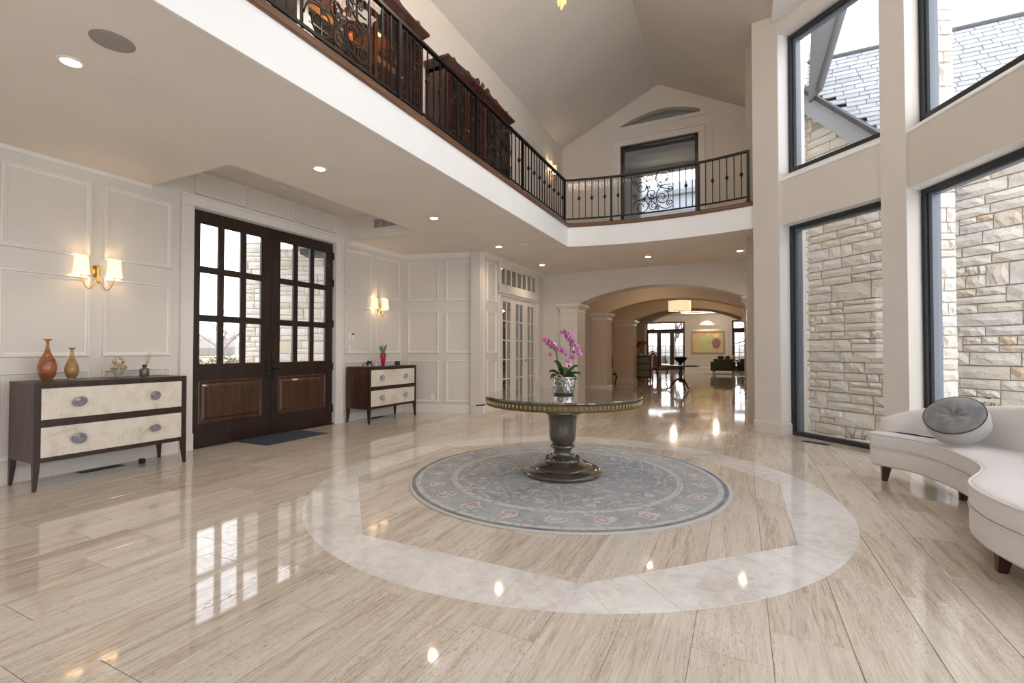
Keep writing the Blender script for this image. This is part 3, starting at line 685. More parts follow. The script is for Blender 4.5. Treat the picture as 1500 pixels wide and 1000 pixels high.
# wall local: origin at right end s=3.3, u towards decreasing s  -> angle of (-1,1) = 135deg ; normal(left of x)= (-1,-1) towards the room
S1=2.9; W_=S1*q2+.35
ang=math.radians(135)
def ztop(u): # rake line height above ground base (-.12) ; s decreasing with u
    s=S1-u/q2; return max(3.35, 5.17-(s-.03)*1.52)+.12
mort=[(0,0),(W_,0)]+[(W_-i*W_/20,ztop(W_-i*W_/20)) for i in range(21)]
stone_wall('stone_wing_wall','long cream limestone wall facing the bay windows outside',onp(S1),ang,W_,-.12,5.4,3,clip=lambda u,z,s:z<ztop(u)-.02,mortar=mort,limit=290)
# return at its left end next to the house (seen at the left edge of the first bay window)
stone_wall('stone_return_wall','narrow stone return beside the first bay window outside',(1.02,9.10),math.radians(-135+0),1.0,-.12,6.3,11,limit=200)
# pier cladding outside between the first two bay windows
def outer_pier(p,label,seed,ang,w): return stone_wall('stone_pier',label,p,ang,w,-.12,6.3,seed,thick=.14,limit=120)
outer_pier((2.13,6.79),'stone clad pier outside between the first two bay windows',21,math.radians(-156.5),.30)
# rake board, soffit and slate roof of the wing
t=thing('slate_roof','light grey slate roof with a grey rake board above the stone wing','roof')
def s3d(s,z,off=0): return Vector((1.0+s-off/q2,9.1-s-off/q2,z))   # off = towards the room
A0,A1=s3d(.03,5.10,.0),s3d(1.15,3.40,.0)
b=B()
def board3(p,q,up,outv,th):
    vs=[p,q,q+up,p+up]; vs+=[v+outv*th for v in vs]
    return vs,[(0,1,2,3),(7,6,5,4),(0,4,5,1),(1,5,6,2),(2,6,7,3),(3,7,4,0)]
ov=Vector((-1/q2,-1/q2,0))
M_rake=mat('grey_painted_rake_board',(.40,.43,.47),.5); M_rake2=mat('dark_grey_soffit',(.10,.10,.105),.6); M_drip=mat('dark_drip_edge',(.06,.065,.07),.5)
vs,fs=board3(s3d(-.10,5.30),s3d(1.15,3.40),Vector((0,0,.33)),ov,.14); B().add(vs,fs).build('rake_board',M_rake,t)
vs,fs=board3(s3d(-.10,5.63,-.17),s3d(1.15,3.73,-.17),Vector((0,0,.085)),ov,.36); B().add(vs,fs).build('drip_edge',M_drip,t)
# slates: roof plane z = 5.45+1.663*(Y-8.96), courses along X, ridge at Y=9.35
n_=Vector((0,-1.6628,1)).normalized(); tu=Vector((0,1,1.6628)).normalized()
def roofp(x,y): return Vector((x,y,5.41+1.6628*(y-8.96)))
M_slate=mat('pale_grey_slate',(.5,.52,.56),.55); oi=nd(M_slate,'ShaderNodeObjectInfo'); at=nd(M_slate,'ShaderNodeAttribute'); at.attribute_name='tone'
base(M_slate,mixc(M_slate,.35,ramp(M_slate,mth(M_slate,'FRACT',mth(M_slate,'ADD',oi.outputs['Random'],at.outputs['Fac'])),[(0,(.24,.26,.29)),(.4,(.34,.355,.38)),(.8,(.42,.43,.45)),(1,(.28,.285,.31))]),ramp(M_slate,noise(M_slate,coords(M_slate,(1,1,1),'World').outputs[0],14,4),[(.3,(.28,.28,.30)),(.7,(.44,.45,.47))])))
M_und=mat('roof_underlay',(.27,.28,.30),.9)
x0r,x1r=1.0,5.4
b=B(); P0,P1,P2,P3=roofp(x0r,7.6),roofp(x1r,7.6),roofp(x1r,9.35),roofp(x0r,9.35)
s0=roofp(1.12,8.98); # lower edge follows the rake (x+y=10.1) on the left
lo=[Vector((x,max(7.6,10.22-x),0)) for x in (1.0,1.3,1.6,1.9,2.2,2.46)]
lo=[roofp(v.x,v.y) for v in lo]+[P1,P2,P3]
lo2=[v-n_*.02 for v in lo]; b.add(lo2+[v-n_*.12 for v in lo],[list(range(len(lo))),[2*len(lo)-1-i for i in range(len(lo))]]+[(i,len(lo)+i,len(lo)+(i+1)%len(lo),(i+1)%len(lo)) for i in range(len(lo))]).build('underlay',M_und,t)
row=.105; sw=.26; r=random.Random(4); cand=[]
nr=int((9.35-7.6)/(row*tu.y))
for j in range(nr+1):
    y=9.35-(j+1)*row*tu.y; xo=-r.random()*sw; x=x0r+xo
    while x<x1r:
        ww=sw*r.uniform(.75,1.25)
        if (x+ww*.5)+y>9.99: cand.append((abs(x-2.4)+.0*j,x,y,ww))
        x+=ww
cand.sort()
bx=B().add([(0,0,.012),(1,0,.012),(1,0,.0),(0,0,.0),(0,1,.004),(1,1,.004)],[(0,1,5,4),(3,2,1,0),(0,4,3),(1,2,5),(2,3,4,5)])
slm=bx.mesh('slate',M_slate)
RMx=Matrix(((1,0,0,0),(0,tu.y,n_.y,0),(0,tu.z,n_.z,0),(0,0,0,1)))
eul=RMx.to_3x3().to_euler()
sb=B(); tones=[]
for i,(k_,x,y,ww) in enumerate(cand):
    p=roofp(x,y)+n_*(.003*r.random())
    if i<295: link('slate',slm,t,p,eul,(ww-.008,row*1.25,1.6))
    else:
        n=len(sb.v); sb.add(bx.v,bx.f); sb.xf(Matrix.Translation(p)@RMx@Matrix.Diagonal((ww-.008,row*1.25,1.6,1)),n); tones+=[r.random()]*len(bx.f)
if sb.v:
    o=sb.build('more_slates',M_slate,t); o['kind']='stuff'; a_=o.data.attributes.new('tone','FLOAT','FACE'); a_.data.foreach_set('value',tones)
B().tube([roofp(x0r-.0,9.35)+Vector((0,0,.02)),roofp(x1r,9.35)+Vector((0,0,.02))],.045,8).build('ridge_cap',M_drip,t)
# own roof overhang: dark soffit rising towards the viewer, seen in the upper light
t=thing('eave_soffit','dark grey eave soffit and gutter crossing the first upper bay window','eave')
b=B()
def hex8(a,b_,c,d,off):
    vs=[a,b_,c,d]; return vs+[v+off for v in vs],[(0,1,2,3),(7,6,5,4),(0,4,5,1),(1,5,6,2),(2,6,7,3),(3,7,4,0)]
vs,fs=hex8(Vector(SOF[0]),Vector(SOF[1]),Vector(SOF[2]),Vector(SOF[3]),Vector((.05,.08,.02))); B().add(vs,fs).build('soffit_board',M_rake2,t)
g0,g1=Vector(SOF[1]),Vector(SOF[2]); B().tube([g0,g0.lerp(g1,.5),g1],.06,10).build('gutter',M_rake2,t,smooth=True)
# gravel, ground, small plants
M_grav=mat('snowy_gravel',(.62,.60,.57),.95); base(M_grav,ramp(M_grav,noise(M_grav,coords(M_grav,(1,1,1),'World').outputs[0],22,5,.7),[(.35,(.36,.33,.29)),(.5,(.62,.60,.57)),(.62,(.82,.82,.82))])); bump(M_grav,noise(M_grav,coords(M_grav,(1,1,1),'World').outputs[0],40,3),.6,.03)
gr=B().prism([(.5,8.3),(1.75,6.95),(2.05,6.75),(2.65,5.3),(2.75,3),(9,3),(9,12),(.5,12)],-.35,-.13).build('ground_gravel',M_grav); struct(gr)
r=random.Random(9); gb=B()
for i in range(420):
    s=r.uniform(-.05,2.6); o_=r.uniform(.06,1.0); p=s3d(s,-.12,o_); q=r.uniform(.012,.03)
    n=len(gb.v); gb.lathe([(q*.5,-q*.4),(q,0),(q*.6,q*.5),(.001,q*.6)],n=5); gb.xf(Matrix.Translation(p)@Matrix.Rotation(r.random()*6,4,'Z'),n)
tag(gb.build('pebbles',M_grav),'grey and white pebbles along the foot of the stone wall','pebbles',kind='stuff')
M_leafo=mat('dark_green_shrub_leaf',(.05,.085,.03),.6); M_twig=mat('grey_brown_twig',(.17,.14,.12),.9)
def shrub(name,label,p,rad,h,n,seed,ml=M_leafo,cat='shrub',group=None,leaf=.03):
    t=thing(name,label,cat,p,0,group); r=random.Random(seed); b=B()
    for i in range(n):
        a=r.random()*2*PI; rr=rad*math.sqrt(r.random()); z=h*(.15+.85*r.random())*(1-.4*(rr/rad)**2)
        c=Vector((rr*math.cos(a),rr*math.sin(a),z)); d=Vector((r.gauss(0,1),r.gauss(0,1),r.gauss(.3,1))).normalized(); e=d.orthogonal().normalized()*leaf*.35; d*=leaf
        b.add([c-d,c+e,c+d,c-e],[(0,1,2,3)])
    o=b.build('foliage',ml,t); o['kind']='stuff'
    s=B()
    for i in range(7):
        a=i*.9; s.tube([(0,0,0),(rad*.3*math.cos(a),rad*.3*math.sin(a),h*.5),(rad*.6*math.cos(a),rad*.6*math.sin(a),h*.85)],[.012,.008,.003],5)
    s.build('stem',M_twig,t); return t
shrub('boxwood_shrub','small dark green shrub outside behind the sofa back',(2.52,7.12,-.13),.15,.82,420,1)
for i,(s,o_) in enumerate(((.62,.25),(.75,.3))):
    t=thing('dry_grass_tuft','thin dry grass tuft at the foot of the stone wall, %s'%('farther one' if i==0 else 'nearer one'),'grass',tuple(s3d(s,-.13,o_)))
    b=B(); r=random.Random(i)
    for k in range(14): a=r.random()*6.28; L=r.uniform(.1,.3); b.tube([(0,0,0),(.03*math.cos(a),.03*math.sin(a),L*.6),(.09*math.cos(a),.09*math.sin(a),L)],[.003,.002,.001],3)
    b.build('blade',M_twig,t)['kind']='stuff'
bx_=thing('outdoor_junction_box','small white metal junction box on the stone wall near the ground','box',tuple(s3d(.38,.22,.09)),math.radians(135))
B().box((-.06,-.03,-.04),(.06,.03,.04)).build('housing',M_plast,bx_,bevel=.008)

# ---- front of the house: portico wall, lawn, trees seen through the entrance door
pa=math.radians(25.9)
stone_wall('portico_stone_wall','cream stone portico wall seen through the entrance door panes',(-6.75,7.85),math.radians(180+25.9),2.55,-.15,3.5,31,limit=220)
for i,o in enumerate([o for o in C.objects if o.name=='portico_stone_wall']): pass
stone_wall('portico_stone_pier','stone pier at the outer end of the portico wall',(-9.03,6.66),math.radians(180+25.9),.42,-.15,3.62,37,limit=60)
t=thing('downpipe','dark slim downpipe between the portico pier and the portico wall','pipe',(-8.97,6.80,-.1)); B().tube([(0,0,0),(0,0,3.5)],.035,8).build('pipe',M_drip,t,smooth=True); B().lathe([(.05,3.3),(.05,3.42),(.08,3.55),(.001,3.55)],n=10).build('hopper',M_drip,t)
t=thing('portico_beam','dark slate edged canopy beam at the top of the portico wall','beam',(-7.2,7.0,2.85),math.radians(25.9))
B().box((-.8,-.1,.25),(.9,.3,.36)).build('canopy_board',M_drip,t); B().box((-.9,-.15,.36),(1.0,.35,.42)).build('canopy_edge',M_rake,t)
B().tube([(-.1,-.12,-.3),(.18,-.15,-1.0)],.018,6).build('brace',M_black,t)
M_lawn=mat('winter_lawn',(.2,.2,.12),.95); base(M_lawn,ramp(M_lawn,noise(M_lawn,coords(M_lawn,(1,1,1),'World').outputs[0],.6,6,.7),[(.35,(.20,.19,.11)),(.55,(.30,.29,.19)),(.7,(.42,.38,.30))]))
struct(B().box((-90,-40,-.4),(-9.8,60,-.2)).build('ground_lawn',M_lawn)); 
M_pave=mat('entry_paving',(.45,.42,.38),.8); struct(B().box((-9.8,-4,-.4),(-6.19,12,-.1)).build('ground_paving',M_pave))
def bare_tree(name,label,p,h,seed,lean=0,cat='tree',m=M_twig,group=None,levels=4,spread=.75):
    t=thing(name,label,cat,p,0,group); r=random.Random(seed); b=B(); tw=B()
    def br(q,d,L,rad,lv):
        q2_=q+d*L*.5+Vector((r.gauss(0,.06),r.gauss(0,.06),0))*L; e=q+d*L
        (b if lv<2 else tw).tube([q,q2_,e],[rad,rad*.8,rad*.6],5 if lv<2 else 3)
        if lv>=levels: return
        for k in range(4 if lv<3 else 3):
            dd=(d*.8+Vector((r.gauss(0,spread),r.gauss(0,spread),r.gauss(.15,spread*.6)))).normalized(); f=.45+.5*r.random()
            br(q+d*L*f,dd,L*r.uniform(.5,.72),rad*.5,lv+1)
    br(Vector((0,0,0)),Vector((lean,0,1)).normalized(),h*.42,h*.018,0)
    b.build('trunk',m,t); o=tw.build('twigs',m,t); o['kind']='stuff'; return t
M_twig2=mat('pinkish_bare_twig',(.36,.29,.28),.9); M_far=mat('hazy_far_trees',(.34,.32,.30),.95)
for i,(x,y,h,s,l) in enumerate(((-15.9,10.1,3.6,2,'pinkish bare ornamental tree seen through the entrance panes'),(-17.5,9.7,3.0,3,'low bare bush tree left of the pinkish tree beyond the entrance'),(-21,15.6,4.6,4,'taller bare tree behind, next to the portico pier'))):
    bare_tree('bare_tree',l,(x,y,-.2),h,s,m=M_twig2)
for i in range(6):
    shrub('winter_shrub',['low olive green shrub farthest left on the lawn','low olive green shrub second from left on the lawn','low olive green shrub in the middle of the lawn','low olive green shrub right of the lawn middle','low olive green shrub near the portico pier','low olive green shrub farthest right by the pier'][i],(-24.4+i*1.5,12.2+i*.75,-.25),.78,1.3,600,40+i,mat('olive_winter_leaf_%d'%i,(.16+.02*i,.17,.09),.9),leaf=.09)
tl=B(); r=random.Random(77)
for i in range(60):
    y=-5+i*1.1+r.random(); x=-85-r.random()*10; h=2.6+1.8*r.random(); tl.lathe([(1.6,0),(2.2,h*.4),(1.5,h*.8),(.1,h)],(x,y),7)
tag(tl.build('far_tree_line',M_far),'hazy line of far trees beyond the lawn','trees',kind='stuff')
# garden beyond the rear room
struct(B().box((-30,30.2,-.4),(20,60,-.2)).build('ground_garden',M_lawn))
for i,(x,y,h) in enumerate(((-7.0,35,6.5),(-4.6,40,8),(-1.2,35,6.5),(2.2,40,8))):
    bare_tree('garden_tree',('bare tree behind the left leaf of the rear French doors','bare tree behind the right leaf of the rear French doors','bare tree behind the painting wall outside','bare tree seen through the right rear French door')[i],(x,y,-.2),h,60+i,spread=.7)
r=random.Random(3); hb=B()
for i in range(30): hb.lathe([(1.3,0),(1.6,.7),(1.0,1.3),(.1,1.6)],(-14+i*.9+r.random(),42+r.random()*2),7)
tag(hb.build('garden_hedge',M_far),'low hazy hedge beyond the rear doors','hedge',kind='stuff')

pr_=thing('shading_porch_roof','unseen flat porch roof added above the entrance door to shade the portico stone','roof',(-7.6,4.2,3.85))  # out-of-view roof added to shade the portico stone
B().box((-1.35,-3.2,0),(1.37,4.6,.22)).build('roof_slab',M_drip,pr_); B().box((-1.33,-3.1,-.03),(1.36,4.5,.0)).build('porch_ceiling',M_rake,pr_)
for dy in (-3.0,):
    B().box((-1.3,dy-.12,-3.95),(-1.06,dy+.12,-.03)).build('porch_post',M_drip,pr_)
# ================================================================ FURNITURE AND OBJECTS
def smooth_path(pts,closed=False,n=6):
    out=[];m=len(pts)
    rngs=range(m) if closed else range(m-1)
    for i in rngs:
        p0=Vector(pts[(i-1)%m] if closed or i>0 else pts[i]);p1=Vector(pts[i]);p2=Vector(pts[(i+1)%m]);p3=Vector(pts[(i+2)%m] if closed or i+2<m else pts[(i+1)%m])
        for k in range(n):
            t=k/n; out.append(.5*((2*p1)+(-p0+p2)*t+(2*p0-5*p1+4*p2-p3)*t*t+(-p0+3*p1-3*p2+p3)*t**3))
    if not closed: out.append(Vector(pts[-1]))
    return out
# ---- parchment drawer consoles.  local x = along the front (world +Y), local y = towards the wall (world -X)
M_parch=mat('cream_parchment_drawer',(.66,.59,.49),.45); v_=coords(M_parch,(1,1,1),'World').outputs[0]
base(M_parch,mixc(M_parch,.5,ramp(M_parch,noise(M_parch,v_,5,6,.7,.6),[(.34,(.36,.30,.23)),(.46,(.62,.56,.47)),(.56,(.68,.63,.55)),(.7,(.74,.70,.63))]),ramp(M_parch,noise(M_parch,v_,22,5,.7,.8),[(.3,(.5,.42,.33)),(.42,(.70,.64,.55)),(.7,(.74,.69,.61))])))
def agate(name,c1,c2,c3):
    m=mat(name,c1,.12,coat=.6); v=coords(m,(1,1,1)).outputs[0]
    ln=nd(m,'ShaderNodeVectorMath'); ln.operation='LENGTH'; lk(m,v,ln.inputs[0])
    f=mth(m,'ADD',mth(m,'MULTIPLY',ln.outputs['Value'],14),mth(m,'MULTIPLY',noise(m,v,26,4),.9))
    base(m,ramp(m,mth(m,'FRACT',f),[(0,c1),(.35,c2),(.5,c3),(.75,c1),(1,c2)])); return m
M_ag1=agate('grey_agate',(.12,.12,.15),(.24,.24,.28),(.45,.45,.48)); M_ag2=agate('mauve_agate',(.16,.13,.14),(.28,.24,.25),(.55,.52,.52)); M_ag3=agate('pale_blue_agate',(.30,.33,.37),(.42,.46,.50),(.62,.64,.66))
def console(loc,label,knobs):
    t=thing('drawer_console',label,'console',loc,PI/2,'pair of parchment drawer consoles'); L,D=1.215,.49
    # top + frame
    B().box((0,0,.885),(L,D,.92)).build('top',M_espr,t,bevel=.003)
    b=B(); b.box((0,0,.235),(.045,.04,.885)).box((L-.045,0,.235),(L,.04,.885)).box((.045,0,.235),(L-.045,.04,.272)).box((.045,.0,.535),(L-.045,.04,.595)).box((.045,0,.868),(L-.045,.04,.885)).build('face_frame',M_espr,t,bevel=.002)
    b=B(); b.box((0.002,.04,.235),(.03,D,.885)).build('side_panel',M_sidep,t); B().box((L-.03,.04,.235),(L-.002,D,.885)).build('side_panel',M_sidep,t)
    B().box((.03,D-.02,.24),(L-.03,D,.885)).box((.03,.04,.24),(L-.03,D,.26)).build('carcass',M_espr,t)
    for (z0,z1),ks in zip(((.597,.866),(.274,.533)),knobs):
        d=B().box((.047,.004,z0),(L-.047,.038,z1)).build('drawer',M_parch,t,bevel=.003)
        for kx,(sx,sz,ma) in zip((.30,.91),ks):
            b=B(); r=random.Random(sx*1000+sz*77+kx); n=18; ph=r.random()*6
            def rg(k,y): return [((1+.07*math.sin(2*a+ph)+.05*math.sin(3*a))*sx*k*math.cos(a),y,(1+.07*math.sin(2*a+ph))*sz*k*math.sin(a)) for a in [2*PI*i/n for i in range(n)]]
            b.loft([rg(.3,0.002),rg(.3,-.014),rg(.96,-.015),rg(1,-.022),rg(.95,-.029),rg(.6,-.032),rg(.15,-.033)])
            b.build('agate_knob',ma,d,smooth=True,loc=(kx,0,(z0+z1)/2+.005))
            B().lathe([(sx*.35,0),(sx*.3,.012)],n=12).xf(Matrix.Rotation(PI/2,4,'X')).build('knob_rose',M_brass,d,loc=(kx+.012,.004,(z0+z1)/2+.005))
    def legm(x,y,sx_,sy_):
        b=B(); w=.045; f=.024
        def rg(w0,z,ox=0,oy=0): 
            x0=x if sx_>0 else x-w0; x1=x0+w0; y0=y if sy_>0 else y-w0
            return [(x0,y0,z),(x1,y0,z),(x1,y0+w0,z),(x0,y0+w0,z)]
        return b.loft([rg(w,.24),rg(w*.9,.16),rg(f,0.0)])
    for x,y,a,c in ((0,0,1,1),(L,0,-1,1),(0,D,1,-1),(L,D,-1,-1)): legm(x,y,a,c).build('leg',M_espr,t,bevel=.002)
    return t
console((-5.36,1.82,0),'long espresso console with cream drawers and oval grey agate knobs, left of the entrance',(((.058,.042,M_ag1),(.045,.043,M_ag2)),((.060,.044,M_ag1),(.045,.040,M_ag2))))
console((-5.36,5.80,0),'espresso console with cream drawers and round pale agate knobs, right of the entrance',(((.048,.048,M_ag3),(.046,.046,M_ag3)),((.046,.046,M_ag3),(.046,.046,M_ag3))))
TZ=.9205
M_amber=mat('amber_blown_glass',(.75,.42,.18),.04,trans=.85,ior=1.3,coat=.3)
base(M_amber,ramp(M_amber,noise(M_amber,coords(M_amber,(5,5,9)).outputs[0],1.2,2,.5,1.2),[(.3,(.80,.50,.22)),(.5,(.75,.62,.36)),(.62,(.70,.28,.16)),(.75,(.60,.55,.38))]))
M_rubyg=mat('ruby_amber_glass',(.62,.16,.08),.04,trans=.8,ior=1.3,coat=.3)
base(M_rubyg,ramp(M_rubyg,nd(M_rubyg,'ShaderNodeTexGradient').outputs[0],[(0,(.6,.2,.1)),(1,(.6,.2,.1))]))
tc=coords(M_rubyg,(4,4,6)); base(M_rubyg,ramp(M_rubyg,noise(M_rubyg,tc.outputs[0],1.3,2,.5,1),[(.35,(.72,.52,.28)),(.52,(.72,.32,.17)),(.66,(.55,.10,.07))]))
def vase(loc,label,prof,m):
    t=thing('glass_vase',label,'vase',loc,0,'amber blown glass vases on the long console')
    B().lathe(prof,n=40,cap=False).build('vessel',m,t,smooth='full'); return t
vase((-5.70,2.02,TZ),'tall amber and ruby blown glass bottle vase with a long neck, left of the pair',[(.001,.004),(.035,.0),(.042,.012),(.060,.05),(.069,.10),(.068,.14),(.055,.19),(.032,.235),(.016,.28),(.011,.33),(.012,.36),(.033,.372),(.033,.376),(.010,.366),(.008,.33),(.012,.28),(.028,.235),(.051,.19),(.064,.14),(.065,.10),(.056,.05),(.036,.016),(.001,.014)],M_rubyg)
vase((-5.62,2.165,TZ),'smaller amber blown glass bottle vase with flared lip, right of the pair',[(.001,.004),(.022,.0),(.028,.01),(.046,.05),(.054,.09),(.050,.125),(.034,.17),(.018,.21),(.012,.25),(.014,.28),(.026,.294),(.026,.298),(.010,.284),(.009,.25),(.014,.21),(.030,.17),(.046,.125),(.050,.09),(.042,.05),(.024,.016),(.001,.012)],M_amber)
M_cer=mat('glazed_tan_ceramic',(.42,.33,.22),.25,coat=.5); base(M_cer,ramp(M_cer,noise(M_cer,coords(M_cer,(1,1,1)).outputs[0],40,3),[(.35,(.22,.15,.09)),(.5,(.48,.38,.25)),(.65,(.62,.55,.42))]))
M_cel=mat('celadon_ceramic',(.40,.38,.30),.3,coat=.4)
t=thing('ginger_jar','small lobed tan ceramic jar with a shell shaped lid on the long console','jar',(-5.70,2.57,TZ))
B().lathe([(.03,0),(.034,.01),(.028,.015),(.040,.04),(.055,.075),(.052,.09),(.036,.105)],n=24).build('bowl',M_cel,t,smooth=True)
b=B()
for i in range(8):
    a=i*PI/4; b.tube([(.048*math.cos(a),.048*math.sin(a),.08),(.062*math.cos(a),.062*math.sin(a),.098),(.054*math.cos(a),.054*math.sin(a),.12)],[.010,.016,.006],8)
b.build('scalloped_collar',M_cer,t,smooth=True)
b=B(); n=24
def rl(r,z,k): return [(r*(1+k*math.cos(8*a))*math.cos(a),r*(1+k*math.cos(8*a))*math.sin(a),z) for a in [2*PI*i/n for i in range(n)]]
b.loft([rl(.03,.11,.0),rl(.036,.125,.05),rl(.05,.15,.1),rl(.049,.175,.12),rl(.03,.198,.1),rl(.012,.205,0)]); b.build('lid',M_cer,t,smooth=True)
t=thing('reed_diffuser','small dark patterned glass reed diffuser with thin sticks on the long console','diffuser',(-5.70,2.80,TZ))
M_dif=mat('patterned_bottle_glass',(.10,.10,.07),.12,coat=.5); ck=nd(M_dif,'ShaderNodeTexVoronoi',Scale=60.0); lk(M_dif,coords(M_dif).outputs[0],ck.inputs['Vector']); base(M_dif,ramp(M_dif,ck.outputs['Distance'],[(.2,(.30,.28,.20)),(.35,(.04,.045,.03)),(.6,(.12,.11,.07))]))
B().lathe([(.040,0),(.043,.006),(.043,.07),(.038,.08),(.016,.088),(.016,.11),(.001,.11)],n=28).build('bottle',M_dif,t,smooth=True)
B().lathe([(.019,.094),(.019,.122),(.006,.122)],n=16).build('cap',M_black,t,smooth=True)
M_reed=mat('reed_stick',(.45,.28,.15),.7)
for i,(dx,dy) in enumerate(((.00,.045),(.012,.055),(-.01,.02),(.01,.035),(.0,.065))): B().tube([(0,0,.06),(dx,dy,.26-.012*i)],.0022,5).build('reed',M_reed,t)
# ---- right console objects
M_redg=mat('red_enamel_vase',(.42,.015,.03),.12,coat=.6)
t=thing('tapered_vase','tapered glossy red vase with green spear leaves on the right console','vase',(-5.62,6.42,TZ))
B().lathe([(.022,0),(.026,.004),(.048,.13),(.054,.215),(.050,.215),(.044,.15),(.02,.02)],n=28).build('vessel',M_redg,t,smooth=True)
M_spear=mat('green_spear_leaf',(.10,.19,.07),.4); M_sprtip=mat('pale_spear_leaf',(.35,.33,.14),.4)
for i,(a,l,w,m) in enumerate(((2.9,.17,.020,M_spear),(.3,.19,.021,M_spear),(.0,.15,.018,M_sprtip),(1.7,.17,.019,M_spear),(4.4,.13,.017,M_spear))):
    b=B(); d=Vector((.2*math.cos(a),.34*math.cos(a+.3) if i else -.42,1)).normalized(); b.tube([(0,0,.15),tuple(Vector((0,0,.2))+d*l*.35),tuple(Vector((0,0,.2))+d*l*.75),tuple(Vector((0,0,.2))+d*l)],[w*.6,w,w*.8,.002],8); b.build('leaf',m,t,smooth=True)
t=thing('wire_sculpture','small black twisted metal figurine at the left end of the right console','figurine',(-5.55,5.98,TZ)); b=B()
for i in range(7):
    a=i*.9; b.tube([(0,0,.03),(.03*math.cos(a),.045*math.sin(a),.065),(.06*math.cos(a),.09*math.sin(a),.05),(.075*math.cos(a),.115*math.sin(a),.003)],[.009,.008,.006,.004],6)
b.tube([(0,-.05,.05),(0,0,.085),(.0,.06,.07),(0,.10,.10)],[.006,.016,.014,.003],8).build('twisted_body',M_iron,t,smooth=True)
t=thing('candle_cube','small square brown glass candle holder on the right console','candle',(-5.55,6.72,TZ))
B().box((-.035,-.035,0),(.035,.035,.075)).build('holder',mat('brown_glass',(.05,.018,.014),.1,coat=.5),t,bevel=.004); B().lathe([(.028,.0755),(.028,.078),(.002,.078)],n=16).build('wax',mat('wax',(.6,.5,.4),.5),t)
t=thing('acrylic_tray','thin clear acrylic tray lying behind the red vase','tray',(-5.75,6.45,TZ)); B().box((-.08,-.17,0),(.08,.17,.012)).build('slab',mat('clear_acrylic',(.8,.8,.8),.08,coat=.5),t,bevel=.004)

# ---- wall sconces
M_shade=mat('lit_linen_shade',(.95,.88,.75),.8,emit=(1,.80,.50),es=SHADE); 
def sconce(loc,rz,label,tilt=0,group='two-arm brass wall sconces',P_=None,light=True,s=1):
    t=thing('wall_sconce',label,'sconce',loc,rz,group)     # local +y away from wall, x along wall
    B().lathe([(.035,0),(.040,.006),(.036,.012),(.012,.02),(.012,.05)],n=20,sy=1.5).xf(Matrix.Rotation(-PI/2,4,'X')).build('backplate',M_brass,t,smooth=True)
    B().lathe([(.007,-.13),(.014,-.11),(.010,-.09),(.013,-.02),(.018,0),(.012,.03),(.016,.045),(.001,.06)],(0,.06),n=14).build('stem',M_brass,t,smooth=True)
    for sgn in (-1,1):
        pts=[]
        for i in range(11):
            a=-PI+PI*i/10 if sgn>0 else -PI*i/10
            pts.append((sgn*.01+sgn*.065+.065*math.cos(a if sgn>0 else a),.06,-.10+.10*math.sin(-abs(a)) if False else -.10-.09*math.sin(PI*i/10)))
        pts=[(sgn*(.012+.125*i/10),.06,-.09-.10*math.sin(PI*i/10)) for i in range(11)]+[(sgn*.137,.06,-.05)]
        B().tube(pts,.005,8).build('arm',M_brass,t,smooth=True)
        B().lathe([(.004,-.06),(.02,-.05),(.016,-.045),(.009,-.04),(.009,.0)],(sgn*.137,.06),n=12).build('candle_cup',M_brass,t,smooth=True)
        sh=B().lathe([(.067,-.045),(.052,.125)],(sgn*.137,.06),n=28,cap=False).build('lamp_shade',M_shade,t,smooth='full')
        if light:
            l=bpy.data.lights.new('sconce_bulb','POINT'); l.energy=SCE; l.color=(1,.72,.42); l.shadow_soft_size=.03
            for q,z in ((sgn*.137,.03),):
                lo_=bpy.data.objects.new('sconce_bulb',l); C.objects.link(lo_); lo_.parent=t; lo_.location=(q,.06,z)
    return t
sconce((-5.93,2.46,2.0),-PI/2,'two-arm brass sconce with white shades above the long console')
sconce((-5.93,6.62,1.99),-PI/2,'two-arm brass sconce with white shades above the right console')
sconce((-3.84,9.85,5.25),-PI/2,'sconce with small lit shade on the upstairs gallery wall near the gable')
sconce((.30,9.6,5.0),PI/2,'upstairs sconce hidden mostly behind the bay pier, casting a warm glow')

# ---- wall plates, vents, mat, lights
def plate(name,label,cat,M,u,z,w,h,extra=None):
    t=thing(name,label,cat); b=B(); wbox(b,M,(u-w/2,0,z-h/2),(u+w/2,.008,z+h/2)); b.build('cover',M_plast,t,bevel=.002)
    for nm,(a,c_,d,e,dp),m in extra or []:
        b=B(); wbox(b,M,(u+a,.006,z+c_),(u+d,dp,z+e)); b.build(nm,m,t)
    return t
plate('thermostat','white keypad panel with dark display beside the entrance','keypad',LW,5.975,1.42,.16,.15,[('display',(.01,.035,.07,.06,.011),M_black),('divider',(-.005,-.07,.0,.0,.010),M_grey),('button_row',(-.07,-.03,-.02,.03,.012),M_plast)])
plate('light_switch','white rocker switch below the keypad beside the entrance','switch',LW,5.93,1.22,.075,.12,[('rocker',(-.015,-.033,.015,.033,.013),M_plast)])
plate('power_outlet','white power outlet low on the angled panelled wall','outlet',PW,.635,.29,.075,.115,[('socket',(-.017,.008,.017,.038,.012),M_plast),('socket',(-.017,-.038,.017,-.008,.012),M_plast)])
def floor_vent(loc,rz,label,L=.36,W=.12):
    t=thing('floor_register',label,'vent',loc,rz,'dark floor registers'); B().box((0,0,0),(L,W,.003)).build('frame',M_vent,t)
    b=B()
    for i in range(14): x=.02+i*(L-.04)/14; b.box((x,.015,.003),(x+.008,W-.015,.006))
    o=b.build('louver',M_black,t); o['kind']='stuff'
floor_vent((-5.75,2.30,.001),PI/2,'dark metal floor register under the long console')
floor_vent((-5.74,6.30,.001),PI/2,'dark metal floor register under the right console')
